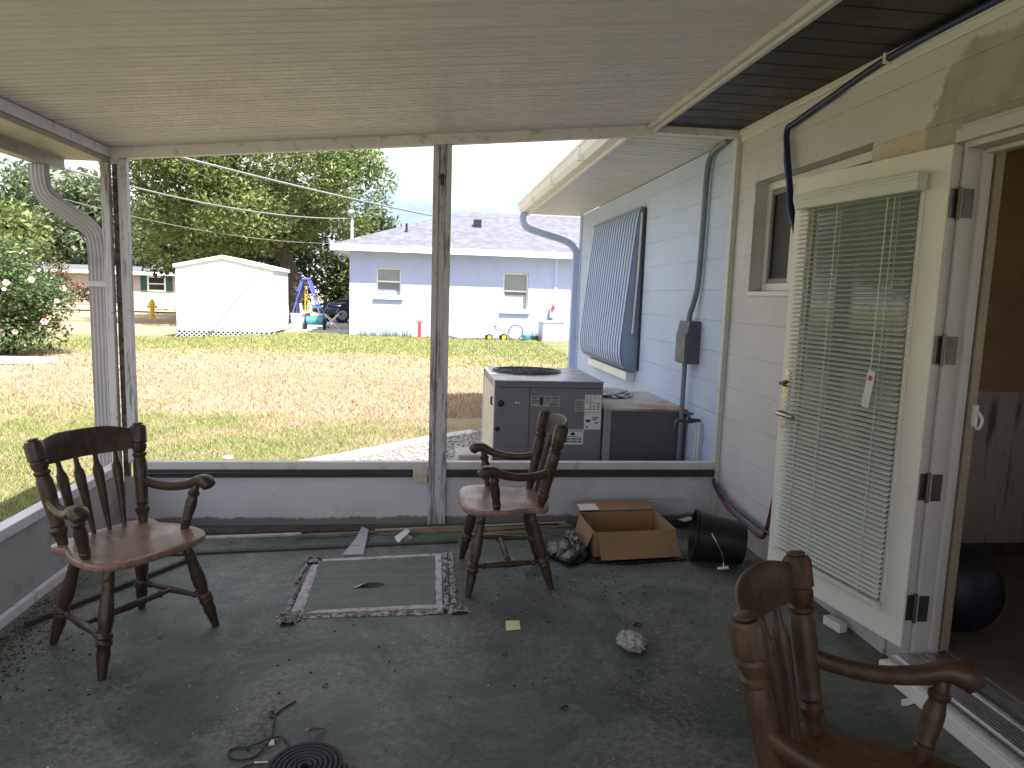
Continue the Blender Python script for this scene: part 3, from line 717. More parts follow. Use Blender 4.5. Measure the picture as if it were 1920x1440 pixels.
# ------------------------------------------------------------------ screened porch
P = empty('screen_porch', (0,D,0), 'white aluminium framed porch with ribbed ceiling, knee walls and open bays', 'porch')
def ceiling():
    x0, x1 = EAVE+.0, L-.30; prof = []; Y = YB; pitch = .100; y1 = D+.05
    i = 0
    while Y < y1-1e-6:
        e = min(Y+pitch, y1); gw = .016; gd = .012
        hm = (Y+e)/2-.006
        prof += [(Y,0),(hm-.005,0),(hm-.003,.006),(hm+.003,.006),(hm+.005,0),(e-gw,0),(e-gw*.8,gd),(e-gw*.2,gd)]; Y = e
    prof += [(y1,0),(y1,.06),(YB,.06)]
    n = len(prof); xs = [x0,x1]
    vs = [(x,a,zc(x)+c) for x in xs for a,c in prof]
    fs = [(i,(i+1)%n,n+(i+1)%n,n+i) for i in range(n)]+[tuple(range(n)),tuple(reversed(range(n,2*n)))]
    return MB().add(vs,fs)
M['ceil'] = mat('stained_tan_ceiling_panel', (.73,.675,.71), .55, .07, 2.5, dirt=(.48,.43,.46), dscale=3.2, dlo=.55, dhi=.78, damt=.45, stretch=(.35,6,1))
ceiling().build('ceiling', M['ceil'], P)
def xbeam(b, xa, xb, y0, y1, top, bot):
    """box following the roof slope between xa and xb; top/bot are offsets below the ceiling"""
    vs = []
    for x in (xa,xb):
        for (y,o) in ((y0,bot),(y1,bot),(y1,top),(y0,top)): vs.append((x,y,zc(x)-o))
    return b.add(vs,[(0,1,2,3),(7,6,5,4),(0,4,5,1),(1,5,6,2),(2,6,7,3),(3,7,4,0)])
b = MB(); xbeam(b,L+.02,EAVE-.0,D-.018,D+.03,.0005,.062); b.box(EAVE+.002,W-.002,D-.018,D+.03,ZT-.045,ZT-.001)
b.build('header_beam', M['white_alu_dirty'], P, bevel=.003)
b = MB(); b.box(EAVE-.035,EAVE+.03,YB,D-.02,ZT-.030,ZT-.0015); b.box(EAVE-.012,EAVE+.012,YB,D-.02,ZT-.048,ZT-.031)
b.build('ridge_trim', M['white_alu'], P, bevel=.004)
zl = zc(L)
b = MB(); b.box(L-.035,L+.02,YB,D-.02,zl-.055,zl-.004); b.build('side_beam', M['white_alu_dirty'], P, bevel=.003)
b = MB(); b.box(L-.045,L+.012,YB,D-.02,zl-.083,zl-.057); b.build('side_beam_flange', M['gutter_tan'], P, bevel=.002)
# corner posts
b = MB().box(L+.045,L+.092,D-.015,D+.03,.385,zc(L+.07)-.064); b.build('corner_post', M['post'], P, bevel=.003)
b = MB().box(L-.030,L+.012,D-.05,D-.008,.0,zl-.085); b.build('corner_post', M['post'], P, bevel=.003)
MB().box(L+.013,L+.044,D+.0,D+.028,.0,zl-.08).build('corner_channel', M['corner_dark'], P)  # dark mottled strip filling the gap between the two posts
MB().box(L-.036,L+.05,D-.0195,D+.031,zl-.086,zl-.001).build('corner_block', M['white_alu_dirty'], P)
b = MB().box(W-.034,W-.001,D-.015,D+.03,.0,ZT-.048); b.build('corner_post', M['white_alu'], P, bevel=.003)
# centre post
b = MB().box(.030,.064,D-.03,D+.03,.0,zc(.05)-.064).box(.104,.138,D-.03,D+.03,.0,zc(.1)-.064).box(.0642,.1038,D-.020,D+.025,.0,zc(.1)-.064)
CP = b.build('centre_post', M['post'], P, bevel=.003)
k = MB().turned((.082,D-.021,2.10),(.082,D-.034,2.10),[(0,.016),(.6,.016),(1,.010)],12); k.box(.074,.090,D-.04,D-.021,2.05,2.10)
k.build('hook', M['bronze'], CP, bevel=.002)
# knee walls, rails
def knee_mat():
    n = NT('knee_wall_with_splash_dirt'); X = n.xyz()
    c = n.mix(n.ramp(n.noise(3, 5), [(.3, 0), (.7, 1)]), (.54,.54,.61), (.64,.64,.71))
    sp = n.ramp(n.noise(3.2, 6, .7), [(.58, 0), (.8, .5)]); c = n.mix(sp, c, (.22,.20,.19))
    edge = n.math('ADD', .012, n.math('MULTIPLY', n.noise(7, 7, .75), .085))
    m = n.math('DIVIDE', n.math('SUBTRACT', edge, X[2]), .014, clamp=True)
    c = n.mix(n.math('MULTIPLY', m, .8), c, (.085,.070,.058))
    dots = n.ramp(n.noise(34, 3, .5), [(.74, 0), (.77, .8)]); c = n.mix(dots, c, (.12,.11,.11))
    n.setp(Base_Color=c, Roughness=.6); n.bump(n.noise(50, 3), .1, .006); return n.m
b = MB().box(L+.02,W-.036,D-.006,D+.03,.0,.300); b.build('knee_wall', knee_mat(), P)
b = MB().box(L-.02,L+.019,YB,D-.052,.0,.345); b.build('knee_wall', M['knee_left'], P)
b = MB().box(L+.093,.029,D-.028,D-.007,.300,.346).box(.139,W-.036,D-.028,D-.007,.300,.346); b.build('channel', M['bronze'], P, bevel=.002)
b = MB().box(L+.093,.029,D-.020,D+.03,.3465,.394).box(.139,W-.036,D-.020,D+.03,.3465,.394); b.build('sill_rail', M['white_alu'], P, bevel=.004)
b = MB().box(L-.035,L+.03,YB,D-.052,.3455,.394); b.build('sill_rail', M['white_alu_dirty'], P, bevel=.004)
b = MB().box(L+.024,L+.05,YB,D-.03,.0,.045); b.build('base_trim', M['white_alu_dirty'], P, bevel=.003)
# porch gutter and downspout
gx = -2.03
b = MB().prism([(L-.036,zl-.058),(gx,zl-.060),(gx,zl-.118),(gx-.07,zl-.118),(gx-.095,zl-.085),(gx-.10,zl-.03),(L-.036,zl-.030)], 'Y', YB, D+.10)
b.build('gutter', M['gutter_tan'], P, bevel=.003)
prof = []
for (ax,ay,bx_,by_) in ((-.040,-.030,.040,-.030),(.040,-.030,.040,.030),(.040,.030,-.040,.030),(-.040,.030,-.040,-.030)):
    n = 8 if abs(bx_-ax) > .01 else 6
    for i in range(n):
        t = i/n; nx, ny = (by_-ay), -(bx_-ax); ln = math.hypot(nx,ny); o = -.004 if i % 2 else 0
        prof.append((ax+(bx_-ax)*t+nx/ln*o, ay+(by_-ay)*t+ny/ln*o))
path = smooth_path([(-2.075,4.14,zl-.118),(-2.075,4.145,zl-.21),(-2.05,4.16,zl-.29),(-1.95,4.20,zl-.37),(-1.865,4.235,zl-.45),(-1.845,4.245,zl-.55),(-1.845,4.25,zl-.7),(-1.845,4.25,1.0),(-1.845,4.25,-.1)],5)
DS = MB().sweep(prof, path).build('downspout', mat('greyed_lavender_downspout',(.42,.40,.45),.5,.08,4,dirt=(.25,.23,.24),dscale=7,dlo=.5,dhi=.7,damt=.5), P)
MB().box(-1.893,-1.797,4.212,4.288,1.40,1.43).build('strap', M['white_alu'], DS)
# rear wall behind the camera
MB().box(L-.02,W-.001,YB-.06,YB-.005,.0,.345).build('knee_wall', M['knee'], P)
MB().box(.03,.138,YB-.06,YB-.005,.346,2.33).build('rear_post', M['post'], P)
MB().box(L-.02,L+.06,YB-.06,YB-.005,.346,zl-.01).build('rear_post', M['post'], P)
# outlet on the centre post
o_ = empty('outlet', (-.003,D-.04,.27), 'almond double electrical outlet beside the centre post', 'outlet')
MB().box(-.062,.026,D-.046,D-.0285,.272,.352).build('cover', M['outlet'], o_, bevel=.004)
for x in (-.040,.004):
    MB().prism([(x+.016*math.cos(a),.312+.018*math.sin(a)) for a in [i*math.pi/8 for i in range(16)]],'Y',D-.0485,D-.0465).build('socket', M['outlet'], o_)
    s = MB()
    s.box(x-.007,x-.004,D-.0495,D-.0487,.312,.322).box(x+.004,x+.007,D-.0495,D-.0487,.312,.322).box(x-.002,x+.002,D-.0495,D-.0487,.300,.305)
    s.build('slots', M['outlet_dark'], o_)
tag(MB().tube(smooth_path([(-.062,D-.038,.325),(-.25,D-.036,.33),(-.6,D-.036,.322),(-1.2,D-.036,.33),(-1.62,D-.036,.325)],5), .006, 8).build('cable', M['bronze'], smooth=True), 'thin dark cable along the black channel to the outlet', 'cable')

# ------------------------------------------------------------------ chairs
LEG = [(0,.019),(.07,.020),(.12,.0185),(.14,.023),(.165,.019),(.19,.0225),(.21,.0205),(.30,.0225),(.42,.027),(.50,.027),(.58,.022),(.605,.0205),(.62,.027),(.645,.029),(.665,.024),(.69,.0285),(.71,.027),(.73,.022),(.80,.0245),(.88,.019),(1,.0145)]
STR = [(0,.008),(.10,.0095),(.13,.010),(.145,.0155),(.165,.0155),(.18,.011),(.32,.0135),(.5,.0165),(.68,.0135),(.82,.011),(.835,.0155),(.855,.0155),(.87,.010),(1,.008)]
SPN = [(0,.008),(.08,.0095),(.45,.0165),(.70,.0205),(.76,.019),(.80,.0125),(.86,.0095),(1,.008)]
PST = [(0,.015),(.05,.0165),(.09,.019),(.11,.023),(.145,.0245),(.175,.019),(.195,.023),(.215,.020),(.30,.021),(.50,.024),(.60,.0235),(.655,.019),(.67,.024),(.69,.0245),(.705,.019),(.74,.0245),(.775,.026),(.80,.022)]
STP = [(0,.0135),(.10,.017),(.16,.0195),(.19,.0165),(.22,.019),(.26,.017),(.45,.0205),(.60,.021),(.72,.016),(.76,.0205),(.81,.0215),(.85,.015),(.93,.0135),(1,.012)]
ST = .415
def make_chair(loc, rz, label, wood, seatm, group='wooden armchairs on the porch'):
    c = empty('armchair', loc, label, 'chair', group, rz)
    def bd(b, name, m, parent=c, smooth=True, bevel=0, ang=40): return b.build(name, m, parent, smooth=smooth, local=True, bevel=bevel, ang=ang)
    # seat: saddle outline with rear tab carrying the posts
    half = [(0,.232),(.09,.229),(.165,.214),(.215,.180),(.236,.125),(.238,.06),(.226,-.01),(.205,-.065),(.196,-.098),(.205,-.125),(.208,-.155),(.195,-.182),(.160,-.197),(.08,-.203),(0,-.204)]
    H_ = smooth_path([(x,y,0) for x,y in half],3)
    out = [(p.x,p.y) for p in H_]; full = out+[(-x,y) for x,y in reversed(out[1:-1])]
    n = len(full); rings = []
    def ring(k, z, dish=0):
        r = []
        for x,y in full: r.append((x*k, (y-.015)*k+.015, z+dish))
        return r
    lay = [ring(.94,ST-.030),ring(.985,ST-.027),ring(1,ST-.018),ring(1,ST-.008),ring(.992,ST-.002),ring(.975,ST),ring(.85,ST-.001),ring(.62,ST-.006),ring(.35,ST-.009),ring(.1,ST-.009)]
    vs = [v for r in lay for v in r]; fs = []
    for i in range(len(lay)-1):
        for j in range(n): fs.append((i*n+j,i*n+(j+1)%n,(i+1)*n+(j+1)%n,(i+1)*n+j))
    fs.append(tuple(reversed(range(n)))); fs.append(tuple((len(lay)-1)*n+j for j in range(n)))
    bd(MB().add(vs,fs),'seat',seatm,ang=55)
    feet = {}
    for s in (-1,1):
        for (k,fx,fy,tx,ty) in (('f',.244,.194,.155,.125),('b',.186,-.217,.130,-.110)):
            p0 = Vector((tx*s,ty,ST-.024)); p1 = Vector((fx*s,fy,0.0)); feet[(k,s)] = (p0,p1)
            bd(MB().turned(p0,p1,LEG,16),'leg',wood)
    mids = {}
    for s in (-1,1):
        a = feet[('f',s)][0].lerp(feet[('f',s)][1],.655); b_ = feet[('b',s)][0].lerp(feet[('b',s)][1],.655)
        mids[s] = a.lerp(b_,.5); bd(MB().turned(a,b_,STR,12),'stretcher',wood)
    bd(MB().turned(mids[-1],mids[1],STR,12),'stretcher',wood)
    # back posts with octagonal block heads
    tops = {}
    for s in (-1,1):
        p0 = Vector((.165*s,-.152,ST-.004)); p1 = Vector((.212*s,-.238,.826)); tops[s] = (p0,p1)
        b = MB().turned(p0,p1,[(t,r*1.2) for t,r in PST],16)
        d = (p1-p0)
        pa, pb = p0+d*.79, p0+d*.975
        o8 = [(.034*math.cos(a),.034*math.sin(a)) for a in [math.pi/8+i*math.pi/4 for i in range(8)]]
        b.sweep(o8,[pa,pa.lerp(pb,.08),pa.lerp(pb,.85),pb],[.78,1,1,.80])
        b.turned(pb-d*.004,p1,[(0,.015),(.3,.0145),(.45,.021),(.75,.021),(1,.015)],14)
        bd(b,'back_post',wood,ang=30)
    # crest rail: bowed backwards, arched top
    d = tops[1][1]-tops[1][0]; vs = []; fs = []; N = 24
    for i in range(N+1):
        t = -1+2*i/N; x = t*(.205); bow = -.058*(1-t*t)
        zc_ = .776; yb = -.152+(-.086)*((zc_-ST)/(.826-ST))
        sh = 1-abs(t)**2.2
        zt = .797+.028*min(1,sh*1.25); zb = .734-.018*min(1,sh*2)
        k = -.20
        for (yy,z) in ((-.011,zb),(.011,zb),(.0115,(zb+zt)/2),(.009,zt-.004),(.004,zt),(-.004,zt),(-.009,zt-.004),(-.0115,(zb+zt)/2)):
            vs.append((x, yb+bow+yy+k*(z-zc_), z))
    for i in range(N):
        for j in range(8): fs.append((i*8+j,i*8+(j+1)%8,(i+1)*8+(j+1)%8,(i+1)*8+j))
    fs += [tuple(range(8)),tuple(reversed(range(N*8,N*8+8)))]
    bd(MB().add(vs,fs),'crest_rail',wood,ang=50)
    for x0,x1 in ((-.095,-.118),(-.032,-.040),(.032,.040),(.095,.118)):
        t = x1/.205
        bd(MB().turned((x0,-.172,ST-.006),(x1,-.231-.058*(1-t*t)+.012,.742),SPN,12),'spindle',wood)
    # arms: curved sweep with a rounded, down-turned knob
    for s in (-1,1):
        q = tops[s][0].lerp(tops[s][1],.425)
        pth = smooth_path([q+Vector((.002*s,.0,0)),(.205*s,-.115,.574),(.226*s,-.03,.574),(.246*s,.05,.592),(.256*s,.095,.612),(.261*s,.130,.610),(.262*s,.150,.592)],5)
        w_ = [.019,.019,.020,.023,.028,.031,.026]; h_ = [.020,.0185,.0185,.020,.023,.028,.023]
        fr = frames(pth); vs = []; fs = []; m = 12; K = len(fr)
        for i,(p,tg_,u,w) in enumerate(fr):
            f = i/(K-1)*6; a = int(min(f,5)); r = f-a; ww = w_[a]*(1-r)+w_[a+1]*r; hh = h_[a]*(1-r)+h_[a+1]*r
            for j in range(m):
                an = 2*math.pi*j/m; ca, sa = math.cos(an), math.sin(an)
                ex = abs(ca)**.7*(1 if ca>=0 else -1); ey = abs(sa)**.7*(1 if sa>=0 else -1)
                vs.append(p+w*(ex*ww)+u*(ey*hh))
        for i in range(K-1):
            for j in range(m): fs.append((i*m+j,i*m+(j+1)%m,(i+1)*m+(j+1)%m,(i+1)*m+j))
        fs += [tuple(reversed(range(m)))]
        e = len(vs); pe = fr[-1][0]+fr[-1][1]*.009; vs.append(pe)
        fs += [((K-1)*m+j,(K-1)*m+(j+1)%m,e) for j in range(m)]
        bd(MB().add(vs,fs),'armrest',wood,ang=60)
        bd(MB().turned((.203*s,.062,ST-.006),(.247*s,.090,.600),[(t,r*1.12) for t,r in STP],14),'arm_support',wood)
    return c
CG = 'wooden armchairs on the porch'
ch1 = make_chair((-1.158,2.83,0), -.616-math.pi/2, 'dark wooden armchair in the left corner by the downspout post', M['chair'], M['chair_seat'], CG)
ch2 = copy_tree(ch1); ch2.location = (.41,3.392,0); ch2.rotation_euler.z = 3.154-math.pi/2
ch2['label'] = 'dark wooden armchair turned sideways between the floor hatch and cardboard box'
ch3 = make_chair((.937,1.212,0), -.725-math.pi/2, 'nearest brown armchair seen from behind at the doorway', M['chair_near'], M['chair_near_seat'], CG)
ch4 = copy_tree(ch3); ch4.location = (1.435,.93,0); ch4.rotation_euler.z = 0
ch4['label'] = 'brown armchair cut off at the right edge beside the door step'

# ------------------------------------------------------------------ clutter on the porch floor
cb = empty('cardboard_box', (1.18,3.8,0), 'open brown cardboard box with loose flaps beside the black bucket', 'box')
def slab(b, q, t):
    """thin sheet through 4 corners with thickness t along its normal"""
    q = [Vector(p) for p in q]; nrm = (q[1]-q[0]).cross(q[2]-q[0]).normalized()*t
    return b.add(q+[p+nrm for p in q], [(3,2,1,0),(4,5,6,7),(0,1,5,4),(1,2,6,5),(2,3,7,6),(3,0,4,7)])
fl, fr_, br_, bl_ = Vector((.935,3.60,.012)), Vector((1.415,3.64,.012)), Vector((1.405,3.985,.012)), Vector((.925,3.945,.012))
up = Vector((0,0,.135))
b = MB()
slab(b,(fl,fr_,fr_+up,fl+up),.004); slab(b,(bl_,bl_+up,br_+up,br_),.004)
slab(b,(fl,fl+up,bl_+up,bl_),-.004); slab(b,(fr_,br_,br_+up,fr_+up),.004); slab(b,(fl,bl_,br_,fr_),.003)
b.build('box_body', M['card'], cb)
MB().add([p+Vector((.0,-.006,0)) for p in ()],[])
f = MB(); slab(f,(fl+up+Vector((.02,-.004,0)),fr_+up+Vector((-.004,-.004,0)),Vector((1.425,3.560,.020)),Vector((.962,3.520,.018))),.004); f.build('flap', M['card'], cb)
f = MB(); slab(f,(bl_+up+Vector((0,.004,.0)),bl_+up+Vector((-.005,.17,.018)),br_+up+Vector((.0,.15,.022)),br_+up+Vector((0,.004,0))),-.004); f.build('flap', M['card'], cb)
f = MB(); slab(f,(bl_+up+Vector((.0,.004,.0045)),bl_+up+Vector((-.001,.020,.0065)),br_+up+Vector((.0,.018,.0065)),br_+up+Vector((0,.004,.0045))),.001); f.build('printed_strip', M['ink'], cb)
f = MB(); slab(f,(bl_+up+Vector((.012,.012,.008)),bl_+up+Vector((.012,.115,.016)),bl_+up+Vector((.125,.120,.017)),bl_+up+Vector((.130,.018,.010))),.002)
f.xf(Matrix.Translation((0,0,.006))); f.build('shipping_label', M['paper'], cb)
f = MB(); slab(f,(fl+up+Vector((-.004,.01,0)),Vector((.895,3.64,.03)),Vector((.890,3.90,.03)),bl_+up+Vector((-.004,-.02,0))),.004); f.build('flap', M['card'], cb)
# black bag with silver film
def blob(name, m, c, rx, ry, rz, amp, seed, nu=40, nv=18, flat=.0, parent=None, fr=7):
    b = MB().sphere((0,0,0),1,1,1,nu,nv); r_ = np.random.default_rng(seed); ph = r_.uniform(0,6.28,(10,3)); kk = r_.uniform(-fr,fr,(10,3))
    v = []
    for p in b.v:
        p = np.array(p); d = 1+amp*sum(np.abs(np.sin(kk[i]@p+ph[i,0]))-.6 for i in range(10))/3.5
        q = p*d*np.array([rx,ry,rz])
        v.append((c[0]+q[0],c[1]+q[1],max(c[2]+q[2],flat)))
    b.v = v; return b.build(name, m, parent, smooth=False)
bg = empty('rubbish_bag', (.80,3.72,0), 'black plastic bag with crumpled silver film under the cardboard box', 'bag')
blob('bag', M['bag_black'], (.80,3.70,.015), .12,.20,.065,.25,3,parent=bg,flat=.002,fr=4)
blob('film', M['silver'], (.835,3.72,.05), .05,.12,.055,.35,5,parent=bg,fr=6)
b = MB().prism([(.86,3.60),(.88,3.53),(1.1,3.50),(1.45,3.545),(1.47,3.60),(1.42,3.63)], 'Z', .001, .010); b.build('spread_plastic', M['bag_black'], bg)
# bucket on its side, mouth to the left
bk_ = empty('bucket', (1.62,3.6,0), 'black plastic bucket lying on its side by the house wall', 'bucket')
ax0, ax1 = Vector((1.485,3.57,.140)), Vector((1.745,3.495,.112))
b = MB(); n = 32
d = (ax1-ax0).normalized(); fr = frames([ax0,ax1]); u, w_ = fr[0][2], fr[0][3]
prof = [(0,.130),(0,.143),(.03,.143),(.03,.136),(.06,.1345),(.06,.140),(.075,.140),(.075,.134),(1,.112),(1,.02),(.985,.02),(.985,.108),(.02,.129)]
vs = []; fs = []
for t,r in prof:
    for i in range(n):
        a = 2*math.pi*i/n; vs.append(ax0.lerp(ax1,t)+u*(r*math.cos(a))+w_*(r*math.sin(a)))
m = len(prof)
for k in range(m):
    for i in range(n):
        k2 = (k+1)%m; fs.append((k*n+i,k*n+(i+1)%n,k2*n+(i+1)%n,k2*n+i))
b.add(vs,fs); b.disc((0,0,0),.0,3); b.v = b.v[:len(vs)]; b.f = b.f[:len(fs)]
cv = [ax0.lerp(ax1,.99)+u*(.03*math.cos(2*math.pi*i/16))+w_*(.03*math.sin(2*math.pi*i/16)) for i in range(16)]; b.add(cv,[tuple(range(16))])
b.build('pail', M['black_plastic'], bk_, smooth=True, ang=30)
b = MB().tube(smooth_path([(1.535,3.433,.195),(1.555,3.405,.15),(1.580,3.392,.10),(1.592,3.39,.055),(1.590,3.385,.03)],5), .0028, 8); b.build('wire_handle', M['nickel'], bk_, smooth=True)
b = MB().tube([(1.560,3.390,.016),(1.612,3.368,.030)], .0085, 10); b.build('handle_grip', M['foam'], bk_, smooth=True)
# strips along the back wall
def strip(p0, p1, w, h, m, label, z=0, kind='strip'):
    p0 = Vector((*p0,0)); p1 = Vector((*p1,0)); d = p1-p0; a = math.atan2(d.y,d.x); c = (p0+p1)/2
    b = MB().obox((c.x,c.y,z+h/2), d.length, w, h, a)
    return tag(b.build('wood_'+kind, m, bevel=.001), label, kind)
strip((-1.28,3.985),(-.70,4.035),.030,.012,M['strip_pale'],'pale painted trim strip lying behind the left armchair',.0)
strip((-.72,3.985),(.28,4.11),.030,.016,M['strip_wood'],'long tan wooden strip lying behind the floor hatch',.001)
strip((-.28,4.075),(.90,4.190),.020,.012,M['strip_pale'],'thin pale strip lying along the foot of the back knee wall',.002)
strip((-1.36,3.74),(.20,3.885),.035,.012,M['strip_dark'],'long dark batten on the floor between left armchair and sideways armchair',.0)
strip((-1.5,4.075),(.85,4.16),.05,.010,M['strip_dark'],'dark dirty board against the back knee wall',.0)
strip((-1.62,2.95),(-1.18,3.68),.022,.022,M['strip_dark'],'dark batten on the floor under the left armchair',.0)
strip((-.25,4.03),(.93,4.145),.045,.010,M['strip_wood'],'wide dirty tan board beneath the thin pale strip at the back wall',.0,'board')
strip((.28,3.985),(.72,4.045),.030,.012,M['strip_wood'],'short tan strip behind the sideways armchair',.0)
strip((1.43,4.14),(1.64,4.135),.020,.010,M['strip_pale'],'short pale strip behind the cardboard box',.155)
strip((1.44,4.10),(1.80,4.16),.06,.05,M['strip_dark'],'dark dirty block against the wall behind the bucket',.0,'block')
# papers
def sheet(name, pts, m, label, cat, lift=.012):
    b = MB(); n = len(pts); b.add([Vector(p) for p in pts]+[Vector(p)+Vector((0,0,.0012)) for p in pts],[tuple(reversed(range(n))),tuple(range(n,2*n))]+[(i,(i+1)%n,n+(i+1)%n,n+i) for i in range(n)])
    return tag(b.build(name, m), label, cat)
sheet('paper_sheet', [(-.428,3.699,.003),(-.316,3.703,.003),(-.312,3.92,.016),(-.316,4.033,.030),(-.358,4.074,.032),(-.375,3.93,.018)], mat('greyish_paper',(.36,.36,.40),.7,.06,9), 'grey white paper wedge lying over the strips behind the hatch', 'paper')
b = MB().add([(-.162,3.975,.004),(-.093,4.045,.030),(-.068,3.958,.045),(-.137,3.85,.010),(-.115,3.945,.040)],[(0,3,4),(3,2,4),(2,1,4),(1,0,4)])
b.add([(-.15,3.965,.002),(-.085,4.035,.002),(-.055,3.96,.002),(-.125,3.85,.002)],[(0,1,2,3)])
tag(b.build('folded_paper', M['paper']), 'small folded white paper near the foot of the centre post', 'paper')
nt = sheet('sticky_note', [(.369,2.886,.001),(.431,2.887,.0015),(.424,2.803,.002),(.362,2.797,.001)], M['note'], 'pale yellow square note on the green floor', 'note')
b = MB().add([(1.63,4.05,.054),(1.60,4.09,.054),(1.69,4.14,.058),(1.71,4.10,.058)],[(0,1,2,3)])
b.add([(1.63,4.05,.0525),(1.60,4.09,.0525),(1.69,4.14,.0565),(1.71,4.10,.0565)],[(3,2,1,0)]); tag(b.build('paper_scrap', M['paper']), 'white paper scrap on the block behind the bucket', 'paper')
blob('plastic_bag', M['plastic_clear'], (.865,2.640,.022), .055,.070,.024,.45,21,flat=.001,fr=6); tag(bpy.data.objects['plastic_bag'], 'crumpled clear plastic bag lying on the open floor', 'plastic bag')
b = MB().add([(1.720,2.150,.002),(1.735,2.172,.010),(1.762,2.176,.012),(1.786,2.170,.016),(1.790,2.160,.010),(1.765,2.152,.004),(1.742,2.146,.002)],[(0,1,6),(1,2,5,6),(2,3,4,5)])
b2 = MB().add([(x,y,z-.0015) for x,y,z in b.v],[tuple(reversed(f)) for f in b.f]); b.add(b2.v,b2.f)
tag(b.build('curled_scrap', M['leaf_paper']), 'small curled white scrap on the floor near the door step', 'scrap')
tag(MB().obox((1.825,2.735,.021),.045,.10,.040,R(12)).build('foam_block', M['foam'], bevel=.004), 'small off white block under the open door', 'block')
for (x,y,s,a) in ((.945,2.815,.022,.4),(-.34,2.42,.012,1.2),(.50,2.222,.016,.3),(.335,2.60,.012,.9)):
    b = MB().add([(x-s,y-s*.3,.001),(x,y-s*.6,.012),(x+s*1.1,y,.002),(x+s*.3,y+s*.5,.010),(x-s*.6,y+s*.4,.002)],[(0,1,3,4),(1,2,3),(4,3,2,1,0)])
    tag(b.build('dark_crumb', M['chip_hole_dark']), {.945:'dark crumpled crumb beside the clear plastic bag',-.34:'tiny dark crumb between the floor hatch and the black cord',.50:'dark crumb on the bare middle of the near floor',.335:'tiny dark crumb below the yellow note'}[x], 'crumb', 'dark crumbs on the floor')
# cord, strap coil, sliver
cd = [(-.426,2.326),(-.455,2.291),(-.476,2.257),(-.483,2.232),(-.494,2.249),(-.498,2.265),(-.493,2.273),(-.481,2.257),(-.476,2.224),(-.471,2.174),(-.464,2.131),(-.472,2.09),(-.491,2.043),(-.528,2.025),(-.562,2.033),(-.578,2.054),(-.577,2.075),(-.559,2.086),(-.526,2.086),(-.477,2.111),(-.449,2.125),(-.424,2.117),(-.408,2.085),(-.409,2.053),(-.429,2.027),(-.455,2.009),(-.487,2.004),(-.519,1.988),(-.56,1.95)]
tag(MB().tube(smooth_path([(x,y,.004+(.004 if i in (10,11,19,20) else 0)) for i,(x,y) in enumerate(cd)],4), .0026, 8).build('cord', M['cable_black'], smooth=True), 'thin black looped cord lying on the near floor', 'cord')
tag(MB().obox((-.46,2.101,.004),.016,.024,.006,.3).build('white_tag', M['paper']), 'tiny white tag inside the loop of the black cord', 'tag')
tag(MB().obox((-.469,2.0025,.009),.040,.005,.002,0).build('white_tie', M['paper']), 'white tie on the black cord near the bottom edge', 'tie')
cl = empty('coiled_strap', (-.325,2.0,0), 'dark purple mat strap rolled into a flat coil at the bottom edge', 'strap')
pth = [(-.325+(.012+.0145*a/6.283)*math.cos(a),1.925+(.012+.0145*a/6.283)*math.sin(a),.024) for a in np.linspace(0,6.283*7,260)]
MB().sweep([(-.0055,-.024),(.0055,-.024),(.0055,.024),(-.0055,.024)],pth).build('strap', M['mat_purple'], cl, bevel=.0015)
b = MB().add([(-.356,2.110,.03),(-.295,2.160,.004),(-.302,2.166,.004),(-.362,2.126,.03),(-.34,2.118,.040)],[(0,1,4),(1,2,4),(2,3,4),(3,0,4),(3,2,1,0)])
tag(b.build('wood_sliver', M['strip_wood']), 'pale wood sliver poking out behind the coiled strap', 'sliver')
# floor hatch with taped edges
ht = empty('floor_hatch', (-.22,3.3,0), 'square floor hatch edged with worn grey tape and a hole in it', 'hatch')
# torn hole cut through the hatch panel: ring of faces around an open centre
hole = [(-.300,3.262),(-.291,3.294),(-.255,3.322),(-.218,3.322),(-.186,3.315),(-.179,3.288),(-.209,3.262),(-.250,3.252)]
outer = [(-.552,3.30),(-.538,3.62),(-.30,3.63),(-.12,3.65),(.082,3.66),(.088,3.30),(.086,3.0),(-.27,2.985)]
outer = [(-.545,2.985),(-.552,3.35),(-.535,3.62),(-.10,3.65),(.082,3.66),(.088,3.25),(.086,3.0),(-.25,2.99)]
b = MB(); vs = [(x,y,.0045) for x,y in outer]+[(x,y,.0045) for x,y in hole]+[(x,y,.0008) for x,y in hole]; fs = []
for i in range(8): fs += [(i,8+i,8+(i+1)%8,(i+1)%8),(8+i,16+i,16+(i+1)%8,8+(i+1)%8)]
vs += [(x,y,.0008) for x,y in outer]
for i in range(8): fs.append((i,(i+1)%8,24+(i+1)%8,24+i))
b.add(vs,fs); b.build('panel', mat('green_hatch_paint',(.085,.105,.095),.6,.2,9,bump=.1,bscale=60,dirt=(.05,.065,.06),dscale=12,dlo=.5,dhi=.7,damt=.5,stretch=(.4,2,1)), ht)
MB().add([(x*1.0,y,.0009) for x,y in hole],[tuple(range(8))]).build('hole', M['chip_hole_dark'], ht)  # dark sheet closing the cut, in place of the hole's shaded depth
b = MB().add([(-.335,3.252,.006),(-.291,3.296,.008),(-.262,3.320,.012),(-.268,3.300,.018),(-.300,3.262,.012)],[(0,1,4),(1,2,3,4)]); b.add([(x,y,z-.001) for x,y,z in b.v],[tuple(reversed(f)) for f in b.f]); b.build('torn_flap', M['paper'], ht)
